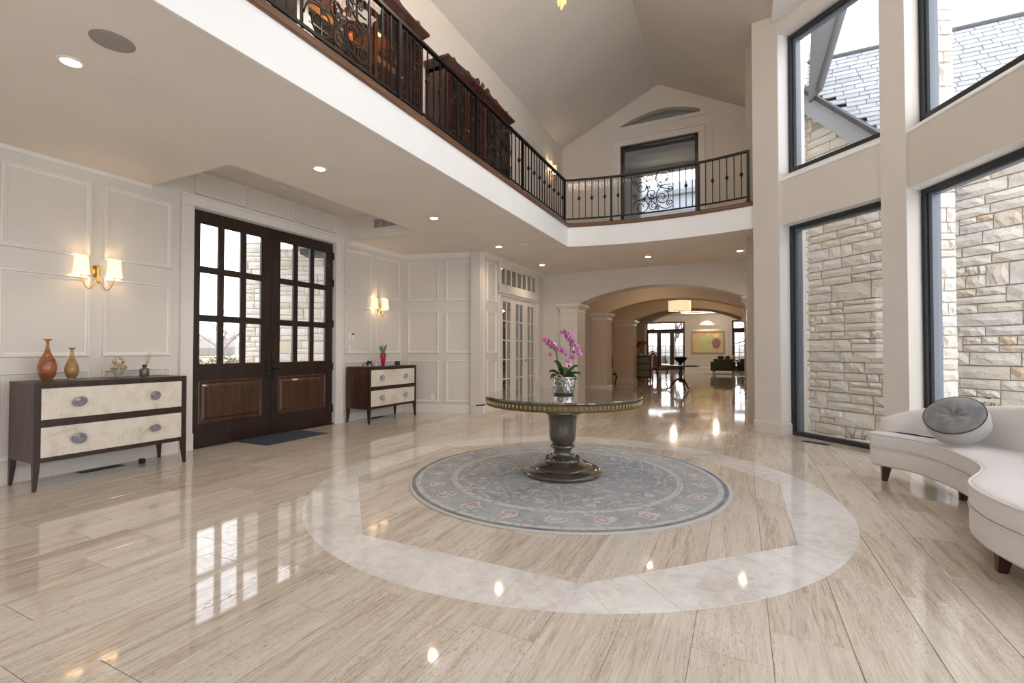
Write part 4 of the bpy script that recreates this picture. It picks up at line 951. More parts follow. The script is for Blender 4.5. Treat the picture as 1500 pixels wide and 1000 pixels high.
floor_vent((.70,7.22,.001),math.radians(-33),'dark metal floor register in front of the first bay window',.32,.1)
t=thing('power_block','small black power adapter on the floor under the long console','adapter',(-5.70,2.79,0)); B().box((-.03,-.02,.001),(.03,.02,.05)).build('casing',M_black,t,bevel=.004)
M_mat=mat('navy_doormat',(.03,.04,.065),.95); base(M_mat,ramp(M_mat,noise(M_mat,coords(M_mat,(1,1,1)).outputs[0],90,3,.7),[(.35,(.018,.025,.045)),(.65,(.07,.09,.13))]))
t=thing('doormat','navy blue rectangular doormat in front of the entrance door','mat',(-5.65,4.46,.001)); B().box((-.30,-.47,0),(.30,.47,.010)).build('pile',M_mat,t,bevel=.004); B().box((-.315,-.485,0),(.315,.485,.004)).build('border',mat('mat_border',(.02,.025,.04),.8),t)
M_lamp=mat('lit_recessed_lamp',(1,.95,.88),.5,emit=(1,.90,.74),es=14)
names=['recessed ceiling light nearest the camera at top left','recessed ceiling light in front of the entrance recess','recessed ceiling light between the door and the angled wall','recessed ceiling light before the angled wall','recessed ceiling light by the French doors','recessed ceiling light above the left half of the arch','recessed ceiling light above the right end of the arch']
for i,(x,y) in enumerate(((-3.84,1.45),(-3.84,3.43),(-3.85,5.43),(-3.87,7.44),(-3.87,9.47),(-1.64,9.55),(.03,9.71))):
    if i==6: x=.0
    t=thing('recessed_light',names[i],'ceiling light',(x,y,H1),0,'recessed ceiling lights')
    B().lathe([(.072,0),(.070,-.004),(.052,-.006),(.050,.0)],n=28,cap=False).build('trim_ring',M_plast,t,smooth=True)
    B().lathe([(.051,-.003),(.001,-.003)],n=24).build('lens',M_lamp,t)
    l=bpy.data.lights.new('recessed_bulb','SPOT'); l.energy=SPOT; l.color=(1,.78,.55); l.spot_size=2.5; l.spot_blend=.8; l.shadow_soft_size=.05
    lo_=bpy.data.objects.new('recessed_bulb',l); C.objects.link(lo_); lo_.parent=t; lo_.location=(0,0,-.02)
for i,(x,y,z) in enumerate(((-2.2,12.2,2.95),(-.9,15.4,2.95),(-3.0,24.5,3.22),(-1.2,27.5,3.22),(-5.5,24,3.22))):  # added point lights without fixtures, brightening the hall and rear room
    l=bpy.data.lights.new('hall_fill_light','POINT'); l.energy=(11,15,60,45,60)[i]; l.color=(1,.72,.44) if i<2 else (1,.85,.7); l.shadow_soft_size=.12
    lo_=bpy.data.objects.new('hall_fill_light',l); C.objects.link(lo_); lo_.location=(x,y,z-.25)
for i,(x,y,r_) in enumerate(((-3.36,1.46,.105),(-3.39,7.43,.10))):
    t=thing('ceiling_speaker',('round grey ceiling speaker beside the nearest recessed light','round ceiling speaker near the angled wall, seen edge on')[i],'speaker',(x,y,H1),0,'round ceiling speakers')
    B().lathe([(r_,0),(r_-.002,-.005),(r_-.01,-.006),(.001,-.006)],n=40).build('grille',M_grey if i==0 else M_plast,t,smooth=True); B().lathe([(r_+.004,0),(r_+.003,-.003),(r_-.003,-.004)],n=40,cap=False).build('bezel',mat('bezel',(.25,.22,.2),.6),t)
t=thing('smoke_detector','white square detector in the recess above the entrance','detector',(-5.55,4.35,3.42)); B().box((-.05,-.08,-.035),(.05,.08,0)).build('body',M_plast,t,bevel=.008)
t=thing('air_grille','grey air return grille in the side of the entrance recess','vent',(-5.40,5.93,3.17))
B().box((0,-.012,0),(.62,0,.17)).build('frame',M_plast,t)
for k in range(4): B().box((.02+k*.148,-.016,.015),(.155+k*.148,-.011,.155)).build('louver_bank',M_grey,t)

# ---- pedestal table
TX,TY=-1.55,4.31
M_tab=mat('smoky_olive_lacquer',(.072,.060,.042),.14,coat=.7)
M_gilt=mat('antique_gilt_edge',(.15,.11,.05),.5,.6)
M_top=mat('grey_green_marble_top',(.10,.105,.085),.05,coat=1); base(M_top,ramp(M_top,noise(M_top,coords(M_top,(1,1,1),'World').outputs[0],4,5,.6,.8),[(.35,(.06,.058,.045)),(.6,(.13,.125,.10))]))
t=thing('pedestal_table','round dark pedestal table with a gilded carved edge standing on the patterned rug','table',(TX,TY,.0125))
TR=.745
B().lathe([(.001,.735),(TR-.012,.735),(TR-.002,.741),(TR-.002,.753),(TR-.008,.758),(.001,.758)],n=96).build('tabletop',M_top,t,smooth=True)
B().lathe([(TR-.03,.672),(TR-.012,.672),(TR-.008,.680),(TR-.016,.686),(TR-.016,.722),(TR-.004,.727),(TR-.002,.735),(TR-.03,.735)],n=96,cap=False).build('apron',M_gilt,t,smooth=True)
B().lathe([(.001,.69),(TR-.03,.69)],n=64).build('underside',M_tab,t)
b=B(); nb=110
for i in range(nb):
    a=2*PI*i/nb; c=Vector(((TR-.010)*math.cos(a),(TR-.010)*math.sin(a),0)); tq=Vector((-math.sin(a),math.cos(a),0))*.011; o_=Vector((math.cos(a),math.sin(a),0))*.008
    b.add([c-tq+Vector((0,0,.722)),c+tq+Vector((0,0,.722)),c+Vector((0,0,.684)),c+o_*1.5+Vector((0,0,.712))],[(0,1,3),(1,2,3),(2,0,3)])
o=b.build('carved_leaf_edge',mat('gilt_leaf',(.52,.42,.24),.38,.7),t); o['kind']='stuff'
B().lathe([(.13,.69),(.16,.682),(.165,.668),(.135,.655),(.165,.64),(.18,.622),(.188,.60),(.186,.583),(.165,.578),(.150,.56),(.138,.52),(.132,.46),(.130,.40),(.128,.355),(.118,.315),(.10,.29),(.095,.283)],n=48).build('urn_column',M_tab,t,smooth=True)
B().lathe([(.095,.283),(.112,.277),(.117,.262),(.108,.250),(.092,.245),(.085,.23),(.082,.21),(.09,.18),(.115,.16),(.14,.15)],n=48,cap=False).build('collar',M_tab,t,smooth=True)
B().lathe([(.14,.155),(.165,.15),(.17,.135),(.185,.12),(.215,.115),(.235,.11),(.26,.10),(.275,.085),(.285,.07),(.31,.066),(.345,.058),(.37,.045),(.378,.03),(.372,.012),(.355,.004),(.34,0)],n=64,cap=True).build('round_base',M_tab,t,smooth=True)
b=B()
for i in range(16):
    a=2*PI*i/16; b.lathe([(.001,-.012),(.012,-.005),(.012,.005),(.001,.012)],(.152*math.cos(a),.152*math.sin(a)),8)
    n=len(b.v); 
b.xf(Matrix.Translation((0,0,.158))).build('bead_ring',M_tab,t,smooth=True)['kind']='stuff'
b=B().tube([(-.62,-.42,.668),(-.70,-.46,.662)],.006); b.build('leaf_slide',M_black,t)

# ---- orchid in a hammered silver pot
M_silver=mat('hammered_silver',(.78,.76,.73),.14,1); vv=nd(M_silver,'ShaderNodeTexVoronoi',Scale=62.0); lk(M_silver,coords(M_silver,(1,1,.35)).outputs[0],vv.inputs['Vector']); bump(M_silver,vv.outputs['Distance'],.8,.006)
OZ_=.0125+.7585
pot=thing('silver_pot','hammered silver planter with a braided rope handle on the pedestal table','planter',(TX+.01,TY+.005,OZ_))
B().lathe([(.088,0),(.092,.004),(.094,.01),(.098,.02),(.113,.09),(.128,.163),(.132,.166),(.130,.170),(.124,.166),(.108,.09),(.09,.02),(.001,.018)],n=48).build('vessel',M_silver,pot,smooth=True)
B().lathe([(.094,.004),(.098,.008),(.098,.014),(.095,.018)],n=48,cap=False).build('base_band',M_black,pot,smooth=True)
M_rope=mat('tan_rope_handle',(.42,.24,.15),.7)
hp=[Vector((-.075+.11*i/10-.02,-.112-.01*math.sin(PI*i/10),.150+.055*math.sin(PI*i/10)-.02*i/10)) for i in range(11)]
b=B(); 
for ph in (0,2.1,4.2):
    pts=[p+Vector((.004*math.cos(i*2.2+ph),0,.004*math.sin(i*2.2+ph))) for i,p in enumerate(smooth_path(hp,n=4))]
    b.tube(pts,.006,6)
b.xf(Matrix.Rotation(math.radians(20),4,'Z')).build('rope_handle',M_rope,pot,smooth=True)
B().lathe([(.118,.150),(.001,.158)],n=24).build('moss',mat('dark_moss',(.05,.06,.03),.95),pot)
orc=thing('orchid','pink moth orchid with two arching flower stems and broad dark leaves in the silver pot','orchid',(TX+.01,TY+.005,OZ_+.145))
M_ol=mat('orchid_leaf',(.030,.085,.022),.28,coat=.3); base(M_ol,ramp(M_ol,noise(M_ol,coords(M_ol).outputs[0],14,3),[(.3,(.020,.060,.016)),(.7,(.06,.14,.04))]))
cr=Vector((.8996,.4367,0)); cf=Vector((-.4367,.8996,0))
def leaf(dirv,L,W,lift,droop,parent,m,nm='leaf'):
    d=Vector(dirv).normalized(); sd=Vector((-d.y,d.x,0)).normalized(); b=B(); n=9; up=Vector((0,0,1)); rows_=[]
    for i in range(n+1):
        t_=i/n; c=d*L*t_*(1-.12*t_)+up*(lift*math.sin(t_*PI*.55)-droop*t_**2.5); w=W*(math.sin(PI*min(1,(.12+.88*t_)))**.6 if t_<.98 else .02)
        if t_<.12: w=W*.35
        rows_.append([c-sd*w+up*w*.35,c-sd*w*.5+up*w*.08,c-up*.004,c+sd*w*.5+up*w*.08,c+sd*w+up*w*.35])
    b.loft(rows_,False,False); r2=[[v-up*.003 for v in r_] for r_ in rows_]; b.loft(r2,False,False); return b.build(nm,m,parent,smooth='full')
for dv,L,W,li,dr in ((-cr*1+cf*.1,.165,0.058,.09,.02),(-cr*1-cf*.5,.17,0.052,.06,.05),(-cr*.5-cf*.15,.115,0.065,.16,-.02),(cr*1-cf*.2,.16,0.068,.12,-.01),(cr*1+cf*.2,.20,0.055,.07,.02),(cr*.7-cf*.7,.17,0.055,.04,.04),(cf*.9+cr*.4,.17,0.058,.10,.0),(cr*.4-cf*1,.11,0.058,.05,.04),(-cr*.2-cf*1,.10,0.052,.05,.04)):
    leaf(dv,L,W,li,dr,orc,M_ol)
def petal_mat(n,c1,c2):
    m=mat(n,c1,.5,sheen=.2); base(m,ramp(m,noise(m,coords(m).outputs[0],60,3,.6),[(.35,c1),(.6,c2)])); return m
M_pet=petal_mat('orchid_petal_pink',(.33,.05,.19),(.56,.24,.40)); M_pet2=petal_mat('orchid_petal_pale',(.62,.36,.48),(.80,.66,.68)); M_lip=mat('orchid_lip_magenta',(.28,.02,.12),.4)
def petal(b,a,L,W,cup):
    ca,sa=math.cos(a),math.sin(a); vs=[]
    for (l,w,z) in ((0,0,0),(.45,.8,.3),(.8,.85,.6),(1,.25,.9),(1,-.25,.9),(.8,-.85,.6),(.45,-.8,.3)): 
        x=L*l;y=W*w; vs.append((ca*x-sa*y,z*cup,sa*x+ca*y))
    n=len(vs); b.add([(0,0,0)]+vs[1:]+[(ca*L*.55,-.002,sa*L*.55)],[(0,1,7),(1,2,7),(2,3,7),(3,4,7),(4,5,7),(5,6,7),(6,0,7)])
fm={}
for nm,m in (('a',M_pet),('b',M_pet2)):
    b=B(); petal(b,PI/2,.022,.009,-.003); petal(b,PI/2+2.2,.022,.008,-.004); petal(b,PI/2-2.2,.022,.008,-.004); petal(b,.15,.026,.017,-.002); petal(b,PI-.15,.026,.017,-.002)
    fm[nm]=b.mesh('petals',m)
lipm=B().lathe([(.001,-.010),(.006,-.006),(.007,.0),(.003,.006),(.001,.008)],n=6).xf(Matrix.Translation((0,-.006,-.003))).mesh('lip',M_lip,True)
M_stem=mat('orchid_stem',(.09,.08,.04),.5); r=random.Random(12)
stemsA=[[(-.02,0,.02),(-.05,0,.13),(-.075,0,.25),(-.10,-.01,.33),(-.15,-.02,.375),(-.185,-.02,.385)],[(.01,0,.02),(.045,0,.12),(.065,0,.26),(.062,0,.38),(.035,-.01,.455),(.0,-.02,.47)]]
def L2W(p): return cr*p[0]+cf*p[1]+Vector((0,0,p[2]))
for st in stemsA: B().tube(smooth_path([L2W(p) for p in st],n=5),.0035,6).build('flower_stem',M_stem,orc,smooth=True)
B().tube([L2W((-.045,0,.02)),L2W((-.072,0,.33))],.003,5).build('support_stake',M_stem,orc); B().tube([L2W((.095,.01,.02)),L2W((.10,.01,.38))],.003,5).build('support_stake',M_stem,orc)
flowers=[]
for i in range(19): t_=i/18; flowers.append((-.19+.215*t_+r.uniform(-.012,.012),r.uniform(-.035,.02),.385-.14*t_+r.uniform(-.022,.022)))
for i in range(27): t_=i/26; flowers.append((.005+.13*t_**.7+r.uniform(-.03,.03),r.uniform(-.04,.03),.465-.22*t_+r.uniform(-.03,.03)))
for p in ((.04,-.02,.17),(.05,.0,.135),(-.13,0,.24),(.15,0,.24),(.085,0,.21)): flowers.append(p)
for i,p in enumerate(flowers):
    rz=math.atan2(cr.y,cr.x)+r.uniform(-.9,.9); sc_=r.uniform(1.0,1.35)
    f=link('flower',fm['a' if r.random()<.85 else 'b'],orc,L2W(p),(r.uniform(-.5,.4),0,rz),(sc_,)*3)
    link('lip',lipm,f)

# ---- round rug
RXc,RYc,RR=-1.52,4.28,1.45
def rugmat():
    m=mat('faded_blue_floral_rug',(.4,.42,.45),.95,spec=.1,sheen=.2); tcx=nd(m,'ShaderNodeTexCoord'); sp=nd(m,'ShaderNodeSeparateXYZ'); lk(m,tcx.outputs['Object'],sp.inputs[0])
    rad=mth(m,'SQRT',mth(m,'ADD',mth(m,'MULTIPLY',sp.outputs[0],sp.outputs[0]),mth(m,'MULTIPLY',sp.outputs[1],sp.outputs[1]))); R=mth(m,'DIVIDE',rad,RR)
    ang_=mth(m,'ARCTAN2',sp.outputs[1],sp.outputs[0]); V=tcx.outputs['Object']
    blue=(.20,.235,.28); grey=(.42,.42,.42); cream=(.55,.52,.46); red=(.36,.12,.11); gold=(.50,.40,.24); navy=(.075,.10,.145)
    def vor(s,feat='F1'):
        v=nd(m,'ShaderNodeTexVoronoi',Scale=s); v.feature=feat; dv=nd(m,'ShaderNodeMix'); 
        nn=nd(m,'ShaderNodeTexNoise'); nn.inputs['Scale'].default_value=3.5; lk(m,V,nn.inputs['Vector'])
        ad=nd(m,'ShaderNodeVectorMath'); ad.operation='MULTIPLY_ADD'; ad.inputs[1].default_value=(.12,.12,0); lk(m,nn.outputs['Color'],ad.inputs[0]); lk(m,V,ad.inputs[2]); lk(m,ad.outputs[0],v.inputs['Vector']); return v
    fieldn=noise(m,V,3,3); bg_=ramp(m,fieldn,[(.3,(.17,.20,.24)),(.55,(.24,.27,.30)),(.75,(.34,.35,.36))])
    v1=vor(9); petals=mth(m,'LESS_THAN',mth(m,'ADD',v1.outputs['Distance'],mth(m,'MULTIPLY',mth(m,'SUBTRACT',noise(m,V,28,2),.5),.35)),.30); vc=nd(m,'ShaderNodeSeparateColor'); lk(m,v1.outputs['Color'],vc.inputs[0])
    pcol=ramp(m,vc.outputs[0],[(0,cream),(.35,(.50,.47,.42)),(.6,(.46,.30,.26)),(.75,cream),(.9,gold)])
    v0=vor(17); c0_=mixc(m,mth(m,'MULTIPLY',mth(m,'LESS_THAN',v0.outputs['Distance'],.30),.6),bg_,ramp(m,v0.outputs['Color'],[(.1,(.20,.24,.30)),(.4,(.50,.48,.43)),(.6,(.33,.37,.42)),(.8,(.45,.33,.30))])); c=mixc(m,mth(m,'MULTIPLY',petals,.85),c0_,pcol); cen=mth(m,'LESS_THAN',v1.outputs['Distance'],.10); c=mixc(m,mth(m,'MULTIPLY',cen,.7),c,ramp(m,vc.outputs[1],[(0,red),(.5,gold),(1,blue)]))
    # vines: thin curved lines
    vd=vor(3.4,'DISTANCE_TO_EDGE'); vine=mth(m,'LESS_THAN',mth(m,'ABSOLUTE',mth(m,'SUBTRACT',vd.outputs['Distance'],.10)),.013); c=mixc(m,mth(m,'MULTIPLY',vine,.8),c,cream)
    vd2=vor(6.5,'DISTANCE_TO_EDGE'); vine2=mth(m,'LESS_THAN',mth(m,'ABSOLUTE',mth(m,'SUBTRACT',vd2.outputs['Distance'],.07)),.014); c=mixc(m,mth(m,'MULTIPLY',vine2,.55),c,(.47,.33,.30))
    v3=vor(26); c=mixc(m,mth(m,'MULTIPLY',mth(m,'LESS_THAN',v3.outputs['Distance'],.22),.45),c,ramp(m,v3.outputs['Color'],[(.2,navy),(.5,cream),(.8,red)]))
    # border band
    def band(a,b_): return mth(m,'MULTIPLY',mth(m,'GREATER_THAN',R,a),mth(m,'LESS_THAN',R,b_))
    bb0=ramp(m,noise(m,V,5,3),[(.35,(.23,.26,.29)),(.6,(.34,.35,.355))]); v4=vor(13); bb=mixc(m,mth(m,'MULTIPLY',mth(m,'LESS_THAN',mth(m,'ADD',v4.outputs['Distance'],mth(m,'MULTIPLY',mth(m,'SUBTRACT',noise(m,V,30,2),.5),.4)),.33),.8),bb0,ramp(m,v4.outputs['Color'],[(.15,(.52,.50,.45)),(.4,(.25,.29,.33)),(.6,(.50,.47,.42)),(.8,(.42,.36,.27))]))
    # repeated palmettes around the border
    px=mth(m,'MULTIPLY',mth(m,'SUBTRACT',mth(m,'FRACT',mth(m,'MULTIPLY',ang_,22/(2*PI))),.5),.40); py=mth(m,'SUBTRACT',rad,RR*.835)
    pd=mth(m,'SQRT',mth(m,'ADD',mth(m,'MULTIPLY',px,px),mth(m,'MULTIPLY',mth(m,'MULTIPLY',py,py),1.6)))
    wob=mth(m,'ADD',pd,mth(m,'MULTIPLY',mth(m,'SUBTRACT',noise(m,V,11,4),.5),.20))
    bc=mixc(m,mth(m,'MULTIPLY',mth(m,'LESS_THAN',wob,.10),.9),bb,(.56,.53,.48)); bc=mixc(m,mth(m,'MULTIPLY',mth(m,'LESS_THAN',mth(m,'ABSOLUTE',mth(m,'SUBTRACT',wob,.10)),.010),.8),bc,blue)
    bc=mixc(m,mth(m,'MULTIPLY',mth(m,'LESS_THAN',mth(m,'ABSOLUTE',mth(m,'SUBTRACT',wob,.050)),.014),.85),bc,red)
    bc=mixc(m,mth(m,'MULTIPLY',mth(m,'LESS_THAN',v3.outputs['Distance'],.25),.5),bc,ramp(m,v3.outputs['Color'],[(.2,blue),(.5,cream),(.8,(.28,.30,.22))]))
    c=mixc(m,band(.72,.945),c,bc)
    gb_=mixc(m,mth(m,'LESS_THAN',vor(16).outputs['Distance'],.35),(.50,.475,.43),(.33,.33,.31))
    c=mixc(m,band(.695,.74),c,gb_); c=mixc(m,band(.925,.955),c,gb_)
    for a,b_ in ((.690,.697),(.738,.745),(.920,.926)): c=mixc(m,mth(m,'MULTIPLY',band(a,b_),.8),c,blue)
    c=mixc(m,band(.960,.982),c,navy); c=mixc(m,mth(m,'GREATER_THAN',R,.984),c,(.50,.48,.44))
    sh=noise(m,V,2.2,4,.7); c=mixc(m,mth(m,'MULTIPLY',ramp(m,sh,[(.38,(0,0,0)),(.66,(1,1,1))]),.45),c,(.47,.46,.44))
    sp2=noise(m,V,120,2); c=mixc(m,.35,c,ramp(m,sp2,[(.35,(.45,.45,.45)),(.65,(1,1,1))]),'MULTIPLY')
    hs_=nd(m,'ShaderNodeHueSaturation'); hs_.inputs['Value'].default_value=1.12; hs_.inputs['Saturation'].default_value=.82; lk(m,c,hs_.inputs['Color'])
    base(m,hs_.outputs['Color']); bump(m,noise(m,V,150,2),.5,.004); return m
rug=thing('round_rug','round faded blue rug with floral pattern and navy border under the pedestal table','rug',(RXc,RYc,.0015))
b=B().lathe([(RR,0),(RR,.007),(RR-.01,.010),(.001,.010)],n=128,cap=False); b.build('pile',rugmat(),rug)
b=B(); r=random.Random(5)
for i in range(900):
    a=2*PI*i/900+r.uniform(-.002,.002); L=r.uniform(.006,.018); p=Vector((math.cos(a),math.sin(a),0)); q_=Vector((-math.sin(a),math.cos(a),0))*.003
    b.add([p*(RR-.003)-q_+Vector((0,0,.006)),p*(RR-.003)+q_+Vector((0,0,.006)),p*(RR+L)+q_*r.uniform(-1,1)+Vector((0,0,.001))],[(0,1,2)])
o=b.build('fringe',mat('cream_fringe',(.62,.59,.53),.9),rug); o['kind']='stuff'

# ---- serpentine sofa
M_sofa=mat('ivory_velvet',(.76,.73,.715),.85,sheen=.35); bump(M_sofa,noise(M_sofa,coords(M_sofa).outputs[0],220,2),.12,.002)
front=[(1.10,5.42),(1.155,5.50),(1.25,5.52)]
outline=[(1.13,5.36),(1.30,5.20),(1.415,4.90),(1.455,4.55),(1.445,4.28),(1.39,4.07),(1.29,3.87),(1.20,3.68),(1.165,3.45),(1.20,3.18),(1.33,2.86),(1.62,2.55),(1.9,2.42),(2.10,2.60),(2.18,3.1),(2.19,3.7),(2.15,4.25),(2.02,4.75),(1.80,5.16),(1.52,5.44),(1.28,5.58),(1.13,5.55),(1.085,5.45)]
ol=[(p.x,p.y) for p in smooth_path([(x,y,0) for x,y in outline],True,5)]
def inset(pl_,d):
    n=len(pl_); out=[]
    for i in range(n):
        a=Vector(pl_[i-1]);b_=Vector(pl_[(i+1)%n]); t_=(b_-a).normalized(); nn=Vector((t_.y,-t_.x)); out.append((pl_[i][0]-nn.x*d,pl_[i][1]-nn.y*d))
    return out
area=sum(ol[i-1][0]*ol[i][1]-ol[i][0]*ol[i-1][1] for i in range(len(ol)))/2
sg=1 if area>0 else -1
def rg(d,z): return [(x,y,z) for x,y in inset(ol,d*sg)]
sofa=thing('serpentine_sofa','ivory velvet curved sofa with tapered dark legs at the right by the bay window','sofa',(1.7,4.1,0))
off=Matrix.Translation((-1.7,-4.1,0))
B().loft([rg(.03,.135),rg(.012,.14),rg(.0,.155),rg(.0,.29),rg(.006,.298)],True).xf(off).build('seat_base',M_sofa,sofa,smooth=True)
B().loft([rg(.012,.300),rg(.002,.306),rg(.0,.32),rg(-.003,.40),rg(.006,.425),rg(.03,.437),rg(.10,.446),rg(.16,.448)],True).xf(off).build('seat_cushion',M_sofa,sofa,smooth='full')
def cp(r_,d,z): 
    pts=[(x,y,z) for x,y in inset(ol,d*sg)]; b=B().tube(pts,r_,6,closed=True).xf(off); return b
cp(.0045,-.002,.300).build('piping',M_sofa,sofa,smooth=True); cp(.006,.002,.424).build('piping',M_sofa,sofa,smooth=True)
# backrest follows the outer edge
bk=smooth_path([(1.22,5.535,0),(1.50,5.38,0),(1.76,5.10,0),(1.97,4.70,0),(2.07,4.22,0),(2.10,3.7,0),(2.09,3.15,0),(2.00,2.75,0)],n=6)
hts=[.565,.69,.745,.80,.83,.84,.84,.80]
b=B(); rings=[]; m_=len(bk)
for i,p in enumerate(bk):
    t_=(bk[min(i+1,m_-1)]-bk[max(i-1,0)]).normalized(); nn=Vector((-t_.y,t_.x,0))   # left
    if nn.dot(Vector((1.5,3.9,0))-p)<0: nn=-nn                                        # towards the seat
    f_=i/(m_-1)*7; k_=min(6,int(f_)); h_=hts[k_]+(hts[k_+1]-hts[k_])*(f_-k_)
    e=1 if 0<i<m_-1 else .82
    w_=.075*e
    sec=[(w_+.015,.30),(w_+.012,.44),(w_,h_*.82),(w_*.9,h_-.035),(w_*.45,h_-.006),(0,h_),(-w_*.5,h_-.008),(-w_*.95,h_-.04),(-w_,h_*.8),(-w_,.30)]
    rings.append([tuple(p+nn*(o_+ (h_-.44)*-.10*max(0,(z-.44)/(h_-.44)))+Vector((0,0,z))) for o_,z in sec])
c0=[tuple(Vector(v).lerp(Vector((bk[0].x,bk[0].y,v[2])),.45)+ (bk[0]-bk[1]).normalized()*.035) for v in rings[0]]
b.loft([c0]+rings).xf(off).build('backrest',M_sofa,sofa,smooth='full')
def sleg(x,y,s=1):
    b=B()
    def q(w,z,dx=0): return [(x-w+dx,y-w,z),(x+w+dx,y-w,z),(x+w+dx,y+w,z),(x-w+dx,y+w,z)]
    b.loft([q(.036,.14),q(.034,.12),q(.020,.0,-.012*s)]).xf(off).build('leg',M_leg,sofa,bevel=.003)
for x,y in ((1.19,5.40),(1.60,4.98),(1.27,3.46),(2.02,4.15),(1.75,2.66),(2.0,3.0)): sleg(x,y)
# round cushion leaning on the backrest
M_vg=mat('grey_velvet',(.165,.165,.17),.8,sheen=.6); base(M_vg,ramp(M_vg,noise(M_vg,coords(M_vg).outputs[0],9,3,.6),[(.35,(.13,.13,.135)),(.65,(.23,.23,.235))]))
M_side=mat('light_grey_cushion_side',(.50,.49,.47),.9,sheen=.3); M_pip=mat('dark_piping',(.02,.02,.025),.6)
cu=thing('round_cushion','round tufted grey velvet cushion with light grey side leaning on the sofa back','cushion',CUSH[0],0)
cu.rotation_euler=CUSH[1]
Rr,T_=.19,.14
nseg=48; b=B(); rings=[]
for k in range(15):
    q_=1-k/14.0*.985; pf=0
    rr_=Rr*q_; z=T_/2+.022*(1-(q_**3))-.034*math.exp(-(q_*4.2)**2)
    rings.append([(rr_*math.cos(a),rr_*math.sin(a),z+.005*math.sin(a*7)*math.exp(-((q_-.28)*6)**2)) for a in [2*PI*i/nseg for i in range(nseg)]])
b.loft(rings,True).build('velvet_face',M_vg,cu,smooth='full')
B().lathe([(Rr*.4,-T_/2-.02),(Rr*.8,-T_/2-.012),(Rr-.01,-T_/2),(Rr,-T_/2+.01),(Rr+.008,0),(Rr+.002,T_/2)],n=48).build('side_band',M_side,cu,smooth='full')
B().tube([((Rr+.001)*math.cos(a),(Rr+.001)*math.sin(a),T_/2) for a in [2*PI*i/64 for i in range(64)]],.0032,6,closed=True).build('piping',M_pip,cu,smooth=True)
B().lathe([(.014,T_/2-.012),(.012,T_/2-.004),(.001,T_/2-.001)],n=16).build('button',M_vg,cu,smooth=True)
# ---- gallery railing: straight run on the left, curved run across the far end
rail=thing('gallery_railing','black wrought iron railing with scroll panels along the upstairs gallery','railing')
XR=-2.805; ZB=3.525; ZR=4.235
cvr=curve(41,off=-.03); 
arc_pts=[Vector((x,y,0)) for x,y in curve(61,-2.79,.14,.03)]
str_pts=[Vector((XR,y,0)) for y in (-2.5,7.955)]
def polylen(p): 
    L=[0]
    for a,b_ in zip(p,p[1:]): L.append(L[-1]+(b_-a).length)
    return L
AL=polylen(arc_pts)
def arc_at(s):
    for i in range(len(AL)-1):
        if AL[i+1]>=s or i==len(AL)-2:
            t_=(s-AL[i])/(AL[i+1]-AL[i]); d=(arc_pts[i+1]-arc_pts[i]).normalized(); return arc_pts[i].lerp(arc_pts[i+1],t_),d
def bar(p,q,w,h,b):   # flat bar between two points, w horizontal, h vertical
    d=(q-p); d.z=0; d.normalize(); n=Vector((-d.y,d.x,0))*w/2; u=Vector((0,0,h/2))
    return b.add([p-n-u,p+n-u,p+n+u,p-n+u,q-n-u,q+n-u,q+n+u,q-n+u],[(0,1,2,3),(7,6,5,4),(0,4,5,1),(1,5,6,2),(2,6,7,3),(3,7,4,0)])
for nm,z,w,h in (('handrail',ZR-.014,.042,.03),('bottom_rail',ZB,.014,.026)):
    b=B(); bar(Vector((XR,-2.5,z)),Vector((XR,7.955,z)),w,h,b); b.build(nm,M_iron,rail)
    b=B(); 
    for p,q in zip(arc_pts,arc_pts[1:]): bar(p+Vector((0,0,z)),q+Vector((0,0,z)),w,h,b)
    b.build(nm,M_iron,rail)
bm_=B().box((-.0065,-.0065,ZB),(.0065,.0065,ZR-.02)).mesh('baluster',M_iron)
kn=B().lathe([(.007,-.045),(.012,-.04),(.010,-.03),(.024,-.012),(.027,0),(.024,.012),(.010,.03),(.012,.04),(.007,.045)],n=8).mesh('knuckle',M_iron,True)
postm=B().box((-.018,-.018,ZF),(.018,.018,ZR)).box((-.03,-.03,ZF),(.03,.03,ZF+.012)).mesh('post',M_iron)
SCR=[(325,500,68,0,1),(560,405,92,2,-1),(325,715,92,0,1),(550,635,78,3,1),(245,430,27,1,-1),(250,592,30,0,1),(425,405,52,2,1),(630,550,34,0,-1),(630,706,36,1,1),(437,580,60,2,1),(440,625,30,0,-1),(455,722,52,3,-1),(525,490,30,1,1),(350,640,24,2,-1),(395,500,26,0,1),(490,745,26,1,-1),(600,455,22,0,1)]
def scroll_mesh(W,H):
    b=B()
    for cx,cy,r_,q_,s_ in SCR:
        pts=[]; n=22
        for i in range(n+1):
            t_=i/n; a=q_*PI/2+s_*t_*2*PI*1.45; rr=r_*(.18+.82*t_**.8)
            pts.append(((cx+rr*math.cos(a)-215)/450*W,0,(780-cy+rr*math.sin(a))/450*H))
        b.tube(pts,.0075,6)
    for path in ([(390,490),(395,560),(350,625),(260,650),(230,720)],[(500,560),(485,640),(510,720),(590,765),(660,740)],[(505,345),(480,420),(540,520),(660,560)],[(235,380),(330,370),(385,440)],[(500,560),(560,500),(640,500)],[(400,700),(420,660),(480,690)]):
        pts=smooth_path([((x-215)/450*W,0,(780-y)/450*H) for x,y in path],n=5); b.tube(pts,.0078,6)
    b.box((-.006,-.006,0),(.006,.006,H)).box((W-.006,-.006,0),(W+.006,.006,H))
    return b.mesh('scroll_panel',M_iron)
SH=ZR-.03-ZB
scm=scroll_mesh(.68,SH)
